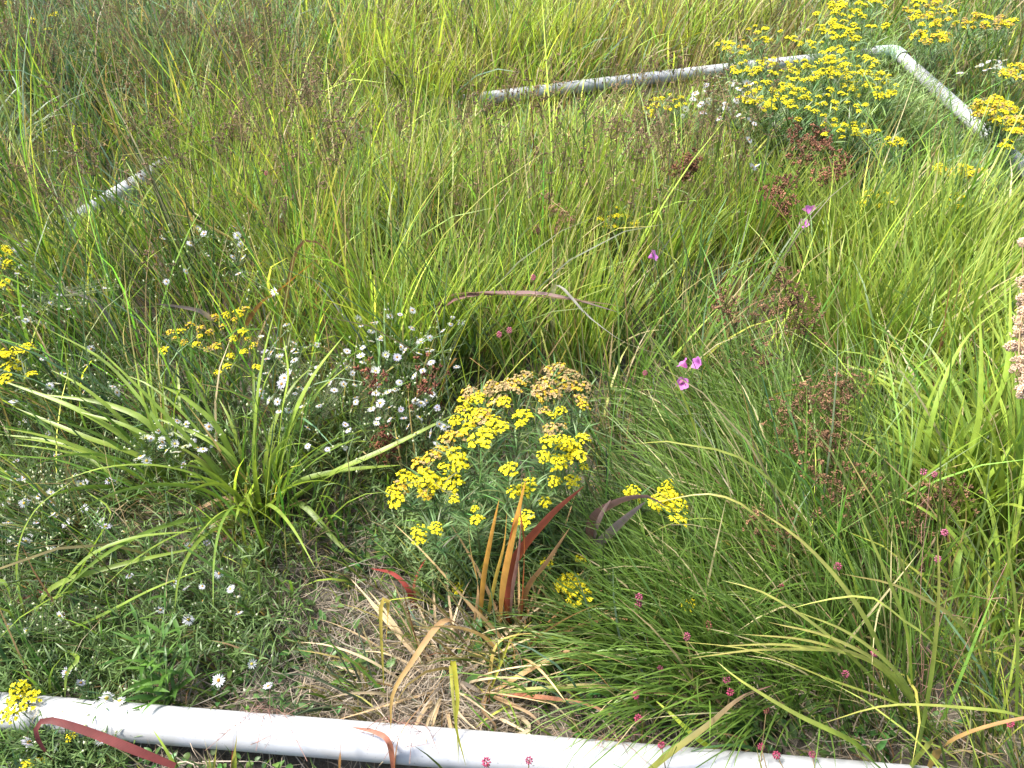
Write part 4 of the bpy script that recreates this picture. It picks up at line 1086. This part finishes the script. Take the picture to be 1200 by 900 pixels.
aster('white aster with button flowers beneath the far pipe and yellow bush', (855, 185), zf([(852, 106), (866, 104), (878, 103), (876, 118), (880, 140), (884, 145), (863, 118), (850, 122), (840, 129), (830, 120), (872, 138), (855, 133), (828, 100), (842, 90), (857, 98), (862, 95), (874, 132), (878, 164), (803, 128), (800, 136), (882, 196), (886, 194)], .40), size=.034, buds=10)
aster('white aster scattered with small flowers against the feathery goldenrod bush', (860, 225), zf(ell(850, 115, 40, 24, 30), .43), size=.034, buds=20)
aster('white aster with dense flat flower head outside the side pipe', (1165, 150), zf([(1150, 76), (1158, 72), (1166, 70), (1172, 73), (1178, 70), (1160, 80), (1168, 78), (1154, 82), (1146, 78), (1174, 79), (1165, 85), (1125, 86)], .30), size=.036, buds=8)

# ================================================================== purple and pink flowers
def bell_mesh():
    """a five-lobed open bell"""
    b = Buf()
    V, c, Q = [], [], []
    rings = [(.06, 0, 0), (.2, .25, 0), (.3, .5, 0), (.5, .58, 1)]
    nseg = 20
    for (r, z, lob) in rings:
        for i in range(nseg):
            a = i * 2 * math.pi / nseg
            rr = r * (1 + lob * .12 * math.cos(5 * a))
            V.append([rr * math.cos(a), rr * math.sin(a), z + lob * .05 * math.cos(5 * a)])
            c.append(A(.62, .2, .62) * random.uniform(.9, 1.1))
    for j in range(3):
        for i in range(nseg): Q.append([j * nseg + i, j * nseg + (i + 1) % nseg, j * nseg + nseg + (i + 1) % nseg, j * nseg + nseg + i])
    b.add(np.array(V), q=np.array(Q), c=np.array(c))
    return b.mesh('flower', M_PETAL)
BELL = bell_mesh()
def bell_plant(label, base, flowers):
    b0 = gnd(*base)
    root = thing('purple_bell_flower', label, 'wildflower', b0)
    bs, bl = Buf(), Buf()
    for (px, py, z, tx, ty, s) in flowers:
        p = G(px, py, z)
        P = spline([b0, (b0 + p) / 2 + A(*(R.normal(size=2) * .012), .02), p], 10)[None]
        tubes(bs, P, np.array([.0013]), np.array([.0007]), A(.08, .11, .04)[None], A(.10, .10, .05)[None], sides=4)
        n = 14
        pos = P[0][R.integers(2, 9, n)]
        c = A(.06, .11, .03) * U(.8, 1.3, (n, 1))
        strips(bl, arcs(pos, U(0, 6.28, n), U(.4, 1, n), U(.8, 1.5, n), U(.015, .035, n), 3), np.full(n, .0025), c, c)
        o = bpy.data.objects.new('flower', BELL); C.objects.link(o); o.parent = root
        o.location = [float(a) for a in (p - b0)]; s *= 1.2; o.scale = (s, s, s); o.rotation_euler = (tx, ty, random.random() * 6)
    bs.build('stems', M_STEM, root, kind='stuff'); bl.build('foliage', M_GRASS, root, kind='stuff')
bell_plant('slender stem with two purple bell flowers above the bright tussock', (945, 340), [(949, 252, .32, .9, .3, .030), (940, 264, .29, .5, -.6, .024)])
bell_plant('slender stem with one small purple bell flower among upright rushes', (762, 390), [(760, 302, .30, .9, -.3, .026)])
bell_plant('stem with three purple bell flowers beside the bowed dead leaf', (808, 500), [(805, 431, .24, .9, -.2, .024), (822, 427, .25, 1.0, .5, .024), (799, 449, .22, .8, -.6, .024)])

def knob(c):
    ps = []
    for i in range(26):
        z = 1 - 2 * (i + .5) / 26; r = math.sqrt(1 - z * z); a = i * 2.39996
        d = np.array([[r * math.cos(a), r * math.sin(a), z]])
        sp = spindle(.45, .14, c * random.uniform(.7, 1.35)); rot = frames(d, np.array([0.]))[0]
        ps.append((sp[0] @ rot.T + d[0] * .28 * A(1, 1, 1.2), sp[1], sp[2], sp[3]))
    return join(ps)
def knob_mesh(c):
    b = Buf(); v, q, t, cc = knob(c); b.add(v, t=t, c=cc); return b.mesh('flower_head', M_PETAL)
KNOBS = [knob_mesh(A(.52, .10, .20)), knob_mesh(A(.45, .13, .22)), knob_mesh(A(.60, .20, .34)), knob_mesh(A(.32, .12, .10))]
PINK = [(916, 688, .16, 0), (982, 664, .18, 1), (1099, 655, .2, 2), (1107, 624, .2, 2), (749, 700, .14, 1), (748, 709, .13, 1), (774, 784, .10, 1), (745, 815, .10, 0), (748, 842, .09, 0),
        (856, 811, .12, 0), (892, 875, .09, 0), (910, 885, .07, 0), (952, 884, .07, 1), (991, 790, .13, 1), (1025, 765, .14, 1), (805, 746, .14, 1), (570, 893, .10, 0), (620, 891, .09, 1),
        (775, 873, .08, 0), (830, 733, .14, 3), (852, 797, .12, 1), (1082, 553, .22, 2), (1095, 556, .21, 2), (898, 832, .1, 3), (1184, 848, .16, 0), (597, 387, .24, 2), (585, 392, .23, 2), (312, 203, .36, 1),
        (625, 325, .28, 2), (756, 437, .2, 1)]
R = np.random.default_rng(91)
for i, (px, py, z, k) in enumerate(PINK):
    z *= 1.3
    p = G(px, py, z)
    b0 = p + A(U(-.03, .05), U(-.06, .0), 0); b0[2] = gh(b0[0], b0[1])
    if near_pipe(np.array([b0[0]]), np.array([b0[1]]), 0)[0]: b0[1] -= .09
    grp = 'pink clover-like heads by the front pipe'
    lab = 'little round pink flower head on a wiry stem by the front pipe and dark grass'
    if py < 450: grp, lab = 'tiny pink heads among the rushes', 'tiny pink flower head on a thin stem among the upright grass'
    elif k == 2: grp, lab = 'pale pink heads by the lush tussock', 'pale pink knobbly flower head on a thin stem by the lush lime tussock'
    elif k == 3: grp, lab = 'brown faded heads', 'dark faded brownish flower head on a wiry stem in the dark grass'
    root = thing('pink_wildflower', lab, 'wildflower', b0, grp)
    bs = Buf()
    P = spline([b0, (b0 + p) / 2 + A(*(R.normal(size=2) * .008), .005), p], 8)[None]
    tubes(bs, P, np.array([.0011]), np.array([.0008]), A(.2, .12, .07)[None], A(.22, .16, .07)[None], sides=4)
    bs.build('stem', M_STEM, root)
    o = bpy.data.objects.new('flower_head', KNOBS[k]); C.objects.link(o); o.parent = root
    o.location = [float(a) for a in (p - b0)]; s = .0098 * random.uniform(.85, 1.2); o.scale = (s, s, s * random.uniform(.9, 1.3)); o.rotation_euler = (random.gauss(0, .3), random.gauss(0, .3), random.random() * 6)

# ================================================================== rushes with red-brown seed heads that can be told apart
R = np.random.default_rng(101)
def rush(label, group, base, tops, size=.0085, heads=9, col=A(.18, .10, .055), spread=.030):
    b0 = gnd(*base)
    root = thing('rush_plant', label, 'rush', b0, group)
    bs = Buf()
    hb = []
    tops = list(tops) + [(a + U(-14, 14), c + U(-16, 12), z) for a, c, z in tops]
    for (px, py, z) in tops:
        p = G(px, py, z * 1.3)
        f = b0 + A(*(R.normal(size=2) * .012), 0); f[2] = gh(f[0], f[1]) - .003
        h = Buf()
        panicle_stems(bs, h, f, p, A(.16, .12, .05) * U(.8, 1.2), col * U(.8, 1.25), int(heads * U(.7, 1.4)), spread, size)
        hb.append(h)
    bs.build('stems', M_STEM, root, kind='stuff')
    for h in hb: h.build('seed_head', M_HEAD, root)
LRU, GRU = 'rush with knobbly red-brown seed heads among swept fine grass', 'red-brown rushes'
for base, tops in [((935, 470), [(925, 360, .28), (935, 372, .27), (915, 345, .3), (945, 385, .25)]), ((985, 560), [(975, 465, .26), (980, 480, .24), (985, 450, .27), (996, 452, .26)]),
                   ((970, 540), [(945, 465, .24), (925, 485, .21), (918, 478, .22), (950, 455, .25)]), ((1000, 600), [(985, 510, .22), (965, 500, .22), (975, 530, .19)]),
                   ((885, 480), [(848, 352, .3), (845, 345, .3), (880, 365, .28)]), ((930, 450), [(920, 325, .32), (930, 335, .31), (935, 345, .3), (890, 415, .22)]),
                   ((960, 600), [(955, 510, .21), (930, 520, .19), (905, 515, .19), (985, 545, .18)]), ((1010, 640), [(1005, 560, .2), (990, 575, .18), (960, 555, .2)])]:
    rush(LRU, GRU, base, tops, size=.0072, heads=12)
LRL, GRL = 'rush with loose rusty seed heads drooping over the dark sweeping tussocks', 'rusty low rushes'
for base, tops in [((1000, 690), [(935, 608, .16), (960, 600, .17), (985, 605, .16)]), ((1110, 640), [(1090, 590, .16), (1100, 580, .17), (1125, 570, .17), (1085, 600, .14), (1120, 575, .17)]),
                   ((930, 700), [(905, 625, .16), (925, 640, .14), (880, 610, .17)]), ((1060, 660), [(1058, 612, .14), (1076, 615, .13), (1040, 600, .15)])]:
    rush(LRL, GRL, base, tops, size=.0075, heads=9)
rush('rush with dark spidery brown seed head under the far pipe asters', None, (800, 260), [(805, 195, .26), (810, 192, .27), (800, 200, .25)], size=.013, heads=12, spread=.03, col=A(.2, .09, .05))
rush('rush with dark brown seed heads in the shade by the white asters', None, (450, 580), [(453, 515, .14), (448, 522, .13), (440, 440, .26), (505, 445, .24)], size=.011, heads=10, col=A(.16, .06, .035))
LRS, GRS = 'rush with dusty purple-brown panicles below the yellow bushes', 'purple-brown rushes'
for base, tops in [((950, 240), [(950, 165, .3), (965, 175, .29), (935, 160, .3), (945, 185, .27)]), ((975, 260), [(975, 190, .28), (985, 200, .26), (960, 205, .26)]), ((915, 300), [(905, 225, .26), (915, 215, .28), (920, 240, .24)])]:
    rush(LRS, GRS, base, tops, size=.012, heads=14, spread=.03, col=A(.2, .09, .055))

def wool(label, base, clumps, col, size, n=30):
    """woolgrass: fluffy bunches of spikelets on a tall stem"""
    b0 = gnd(*base)
    root = thing('wool_grass', label, 'wool grass', b0)
    pts = [G(*c[:3]) for c in clumps]
    bs = Buf()
    P = spline([b0, (b0 + pts[len(pts) // 2]) / 2 + A(.01, -.01, .04), pts[len(pts) // 2], pts[0]], 14)[None]
    tubes(bs, P, np.array([.0022]), np.array([.0012]), A(.2, .17, .07)[None], A(.3, .2, .1)[None], sides=5)
    for p in pts:
        a = P[0][np.linalg.norm(P[0] - p, axis=1).argmin() - 1]
        tubes(bs, spline([a, (a + p) / 2 + A(0, 0, .004), p], 5)[None], np.array([.001]), np.array([.0008]), A(.3, .2, .1)[None], A(.3, .2, .1)[None], sides=3)
    bs.build('stem', M_STEM, root)
    for p, c in zip(pts, clumps):
        b = Buf()
        d = norm(R.normal(size=(n, 3)))
        for k in range(n):
            pos = p + d[k] * c[3] * U(.3, 1.45)
            t = knob(col * U(.8, 1.2)) if k % 3 == 0 else TUFTS[k % 3]
            scatter(b, t, pos[None], frames(d[k:k + 1], U(0, 6, 1)), np.array([size * U(.7, 1.2)]), col=(col * U(.75, 1.25))[None])
        b.build('seed_head', M_PETAL, root)
wool('tall wool grass with pale peach fluffy seed bunches close to the lush tussock', (1215, 690), [(1200, 352, .50, .010), (1200, 372, .49, .014), (1194, 388, .485, .012), (1204, 408, .475, .014), (1186, 405, .475, .007), (1195, 428, .465, .012), (1204, 445, .455, .012), (1199, 458, .45, .009), (1200, 330, .51, .01), (1198, 284, .52, .006)], A(.72, .56, .46), .0075, 44)
wool('wool grass with withered pinkish-tan seed bunches in the middle grass', (660, 335), [(642, 232, .30, .018), (648, 245, .29, .018), (662, 250, .29, .018), (672, 258, .28, .014), (652, 268, .26, .012), (628, 270, .26, .01)], A(.42, .26, .17), .008, 18)

# ================================================================== leafy plants
def lanceolate(n): 
    s = np.linspace(0, 1, n)
    return np.sin(np.pi * (0.06 + .94 * s) ** .75) ** .9 + .04
def leafy(label, base, stems, nleaf, L, w, c0, c1, name='leafy_plant', cat='plant', group=None, prof=None):
    b0 = gnd(*base)
    root = thing(name, label, cat, b0, group)
    bs = Buf()
    for (px, py, z) in stems:
        p = G(px, py, z)
        P = spline([b0, (b0 + p) / 2 + A(*(R.normal(size=2) * .01), .01), p], 12)
        tubes(bs, P[None], np.array([.0018]), np.array([.001]), A(.1, .13, .05)[None], A(.12, .18, .05)[None], sides=5)
        for k in range(nleaf):
            t = (k + 1) / nleaf
            q = P[int(t * 11)]
            a = k * 2.4 + random.random()
            th = U(.5, 1.2)
            l = L * U(.7, 1.15) * (1.1 - .5 * t)
            pts = arcs(q[None], np.array([a]), np.array([th]), np.array([th + U(.2, .8)]), np.array([l]), 4, 1.2)[0]
            m = U(0, 1)
            leaf_obj(root, pts, w * U(.8, 1.2) * (1.1 - .3 * t), (c0 * (1 - m) + c1 * m) * .95, (c0 * (1 - m) + c1 * m) * 1.1, roll=U(-.3, .3), n=7, prof=lanceolate(7))
    bs.build('stem', M_STEM, root)
R = np.random.default_rng(111)
leafy('willow-leaved green plant with whorls of narrow leaves behind the front pipe', (190, 850), [(160, 715, .17), (195, 700, .18), (215, 735, .15), (175, 745, .15), (225, 770, .12), (145, 770, .13), (195, 775, .13)], 13, .075, .0075, A(.05, .12, .025), A(.10, .2, .03))
leafy('small toothed bright green leafy herb beside the front pipe end', (855, 875), [(862, 850, .05), (840, 840, .05), (870, 862, .04)], 7, .045, .016, A(.07, .15, .03), A(.1, .19, .04), 'leafy_herb')
leafy('small toothed green herb between the sedge tuft and bare soil', (455, 660), [(460, 632, .06), (475, 640, .05), (448, 645, .05)], 6, .045, .017, A(.08, .16, .04), A(.11, .2, .05), 'leafy_herb')
leafy('pale green herb sprig above the red-brown rushes', (880, 380), [(889, 305, .22)], 9, .035, .008, A(.14, .22, .05), A(.18, .27, .07), 'leafy_herb')
for (bx, by) in [((770), 400), ((790), 430), ((655), 420), ((665), 385), ((1080), 300), ((900), 370)]:
    leafy('upright narrow herb with small yellow-green leaves in the middle grass', (bx, by), [(bx + U(-6, 6), by - 75, .24)], 14, .022, .006, A(.14, .2, .04), A(.2, .27, .06), 'leafy_herb', 'plant', 'upright herbs')
leafy('grey-green leafy goldenrod shoots outside the side pipe', (1190, 290), [(1150, 235, .22), (1165, 240, .22), (1180, 248, .2), (1150, 260, .18), (1180, 262, .18)], 16, .05, .006, A(.06, .12, .04), A(.10, .17, .06), 'leafy_plant')

def sprigs(name, label, patches, nl, L, w, c0, c1, cat):
    """short leafy shoots crowded together"""
    bs, n_all = Buf(), 0
    for (px, py, rx, ry, n, h0, h1) in patches:
        x = px + rx * U(-1, 1, n); y = py + ry * U(-1, 1, n)
        base = np.array([G(a, c, 0) for a, c in zip(x, y)])
        base[:, 2] = gh(base[:, 0], base[:, 1]) - .002
        base = base[~near_pipe(base[:, 0], base[:, 1], 0)]
        n = len(base)
        P = arcs(base, U(0, 6.28, n), U(.05, .5, n), U(.3, 1.1, n), U(h0, h1, n), 5, 1.3, .3)
        sc = np.tile(c0 * A(1.2, .95, .9), (n, 1))
        tubes(bs, P, np.full(n, .0011), np.full(n, .0006), sc, sc, sides=3)
        i = np.repeat(np.arange(n), nl); m = len(i)
        t = U(.15, 1, m) * 5; k = np.minimum(t.astype(int), 4)
        pos = P[i, k] + (P[i, k + 1] - P[i, k]) * (t - k)[:, None]
        mix = np.clip(U(0, 1, n)[i] * .7 + U(0, .4, m), 0, 1)[:, None]
        c = (c0 * (1 - mix) + c1 * mix) * U(.75, 1.3, (m, 1))
        th = U(.4, 1.15, m)
        strips(bs, arcs(pos, U(0, 6.28, m), th, th + U(0, .8, m), L * U(.5, 1.3, m), 3, 1.2), w * U(.6, 1.3, m), c, c * 1.12, roll=U(-.6, .6, m), prof=lanceolate(4))
    tag(bs.build(name, M_GRASS, kind='stuff'), label, cat, kind='stuff')
sprigs('herb_undergrowth', 'dark leafy undergrowth of narrow aster leaves crowding the asters', [(120, 680, 190, 130, 620, .05, .17), (60, 800, 120, 30, 260, .04, .12), (250, 720, 110, 70, 200, .05, .13), (60, 880, 90, 30, 360, .03, .08),
        (250, 560, 240, 60, 520, .07, .20), (430, 520, 110, 70, 420, .08, .2), (120, 470, 140, 60, 420, .08, .2)], 9, .030, .0023, A(.075, .125, .04), A(.15, .235, .065), 'undergrowth')
sprigs('grey_green_undergrowth', 'grey-green needle-leaved undergrowth round the big goldenrod', [(590, 660, 95, 45, 700, .07, .17), (680, 640, 50, 40, 260, .06, .15), (520, 640, 60, 35, 300, .05, .13)], 10, .034, .0026, A(.085, .14, .05), A(.16, .235, .08), 'undergrowth')
sprigs('green_undergrowth', 'feathery green undergrowth below the yellow flowers at the frame corner', [(955, 205, 85, 20, 1000, .28, .50), (1025, 180, 40, 20, 260, .22, .42), (1125, 225, 48, 40, 320, .12, .26), (1060, 40, 130, 30, 360, .12, .26), (990, 98, 50, 14, 240, .2, .34)], 9, .047, .0036, A(.12, .205, .06), A(.24, .34, .10), 'undergrowth')

def ground_herbs():
    """low oval leaves and seedlings: a mat of ground cover"""
    b = Buf()
    for (px, py, rx, ry, n, L, w) in [(640, 740, 90, 60, 420, .028, .013), (400, 770, 110, 60, 150, .024, .010), (280, 815, 120, 30, 90, .024, .007), (430, 650, 60, 40, 90, .026, .010), (560, 660, 110, 60, 300, .024, .007), (720, 800, 80, 40, 200, .026, .010),
                                      (260, 700, 120, 60, 110, .026, .006), (60, 700, 90, 90, 160, .022, .005), (980, 860, 150, 40, 160, .022, .010), (300, 895, 260, 14, 200, .018, .009), (60, 890, 80, 20, 300, .022, .004)]:
        x = px + rx * R.normal(size=n) * .55; y = py + ry * R.normal(size=n) * .55
        base = np.array([G(a, c, 0) for a, c in zip(x, y)])
        base[:, 2] = gh(base[:, 0], base[:, 1]) + U(.003, .04, n)
        base = base[~near_pipe(base[:, 0], base[:, 1], 0)]
        n = len(base)
        c = A(.06, .125, .03) * U(.7, 1.6, (n, 1)) * (1 + .15 * R.normal(size=(n, 3)))
        th = U(.7, 1.4, n)
        strips(b, arcs(base, U(0, 6.28, n), th, th + U(.1, .6, n), L * U(.5, 1.3, n), 4, 1.2), w * U(.6, 1.3, n), c, c * 1.1, roll=U(-.4, .4, n), prof=lanceolate(5), fold=.25)
    o = b.build('ground_herbs', M_LEAF, kind='stuff')
    tag(o, 'low mat of small oval green leaves on the soil behind the front pipe', 'ground cover', kind='stuff')
ground_herbs()

def straw_litter():
    """grey dead stems matted on the soil"""
    b = Buf()
    for (px, py, rx, ry, n) in [(500, 765, 100, 60, 620), (470, 830, 130, 25, 380), (620, 840, 110, 22, 240), (380, 740, 110, 70, 420), (500, 660, 90, 40, 200), (150, 640, 160, 60, 220), (20, 570, 60, 30, 160), (400, 905, 330, 12, 420), (800, 830, 120, 30, 160), (900, 800, 170, 50, 260), (250, 830, 200, 20, 260), (1050, 860, 120, 30, 220), (420, 640, 60, 40, 160), (780, 450, 90, 50, 120), (1100, 170, 60, 70, 260)]:
        x = px + rx * R.normal(size=n) * .55; y = py + ry * R.normal(size=n) * .55
        base = np.array([G(a, c, 0) for a, c in zip(x, y)])
        base[:, 2] = gh(base[:, 0], base[:, 1]) + U(.001, .028, n)
        base = base[~near_pipe(base[:, 0], base[:, 1], 0)]
        n = len(base)
        m = U(0, 1, (n, 1))
        c = (GREY * (1 - m) + A(.38, .30, .22) * m) * U(.45, 1.2, (n, 1))
        th = U(1.0, 1.6, n)
        strips(b, arcs(base, U(0, 6.28, n), th, th + U(-.5, .5, n), U(.03, .13, n), 5, 1.0, .8), U(.0009, .0024, n), c, c * U(.8, 1.2, (n, 1)), roll=U(-1, 1, n))
    o = b.build('straw_litter', M_DRY, kind='stuff')
    tag(o, 'grey and tan dead straw matted on the bare soil', 'straw', kind='stuff')
straw_litter()


# ================================================================== wiry dead panicles sprawling over the front pipe
R = np.random.default_rng(121)
def wiry(label, base, tips):
    b0 = gnd(*base)
    root = thing('wiry_grass', label, 'dry grass', b0)
    for (px, py, z) in tips:
        p = G(px, py, z)
        m = b0 + (p - b0) * .5 + A(U(-.015, .015), U(-.01, .01), .035)
        b = Buf()
        c = (A(.24, .13, .10) * U(.7, 1.4))[None]
        P = spline([b0 + A(U(-.01, .01), U(-.01, .01), 0), m, p], 12)[None]
        tubes(b, P, np.array([.0008]), np.array([.0004]), c, c, sides=4)
        for k in range(3):
            a = P[0, R.integers(5, 11)]
            tubes(b, spline([a, a + A(U(-.02, .02), U(-.02, .02), U(0, .02)), a + A(U(-.045, .045), U(-.03, .03), U(-.01, .03))], 5)[None], np.array([.0005]), np.array([.0003]), c, c, sides=3)
        b.build('stem', M_STEM, root)
wiry('wiry brown grass stems sprawling across the front pipe beside the short shoots', (318, 835), [(255, 868, .10), (300, 880, .10), (345, 850, .11), (325, 870, .11), (280, 850, .12), (360, 892, .09), (240, 880, .09)])
wiry('wiry brown grass stems crossing the front pipe beside the folded olive leaf', (470, 845), [(430, 880, .10), (450, 890, .09), (500, 862, .11), (515, 885, .09), (480, 895, .08), (420, 862, .11)])
wiry('wiry tan stems leaning on the front pipe near the pink heads', (700, 868), [(690, 890, .09), (725, 870, .12), (760, 895, .08), (800, 880, .1), (660, 872, .12)])
wiry('wiry reddish stems with slim buds standing tall above the dark grass', (1075, 860), [(1090, 560, .42), (1075, 720, .28), (1110, 700, .3), (1060, 740, .26), (1180, 660, .34)])
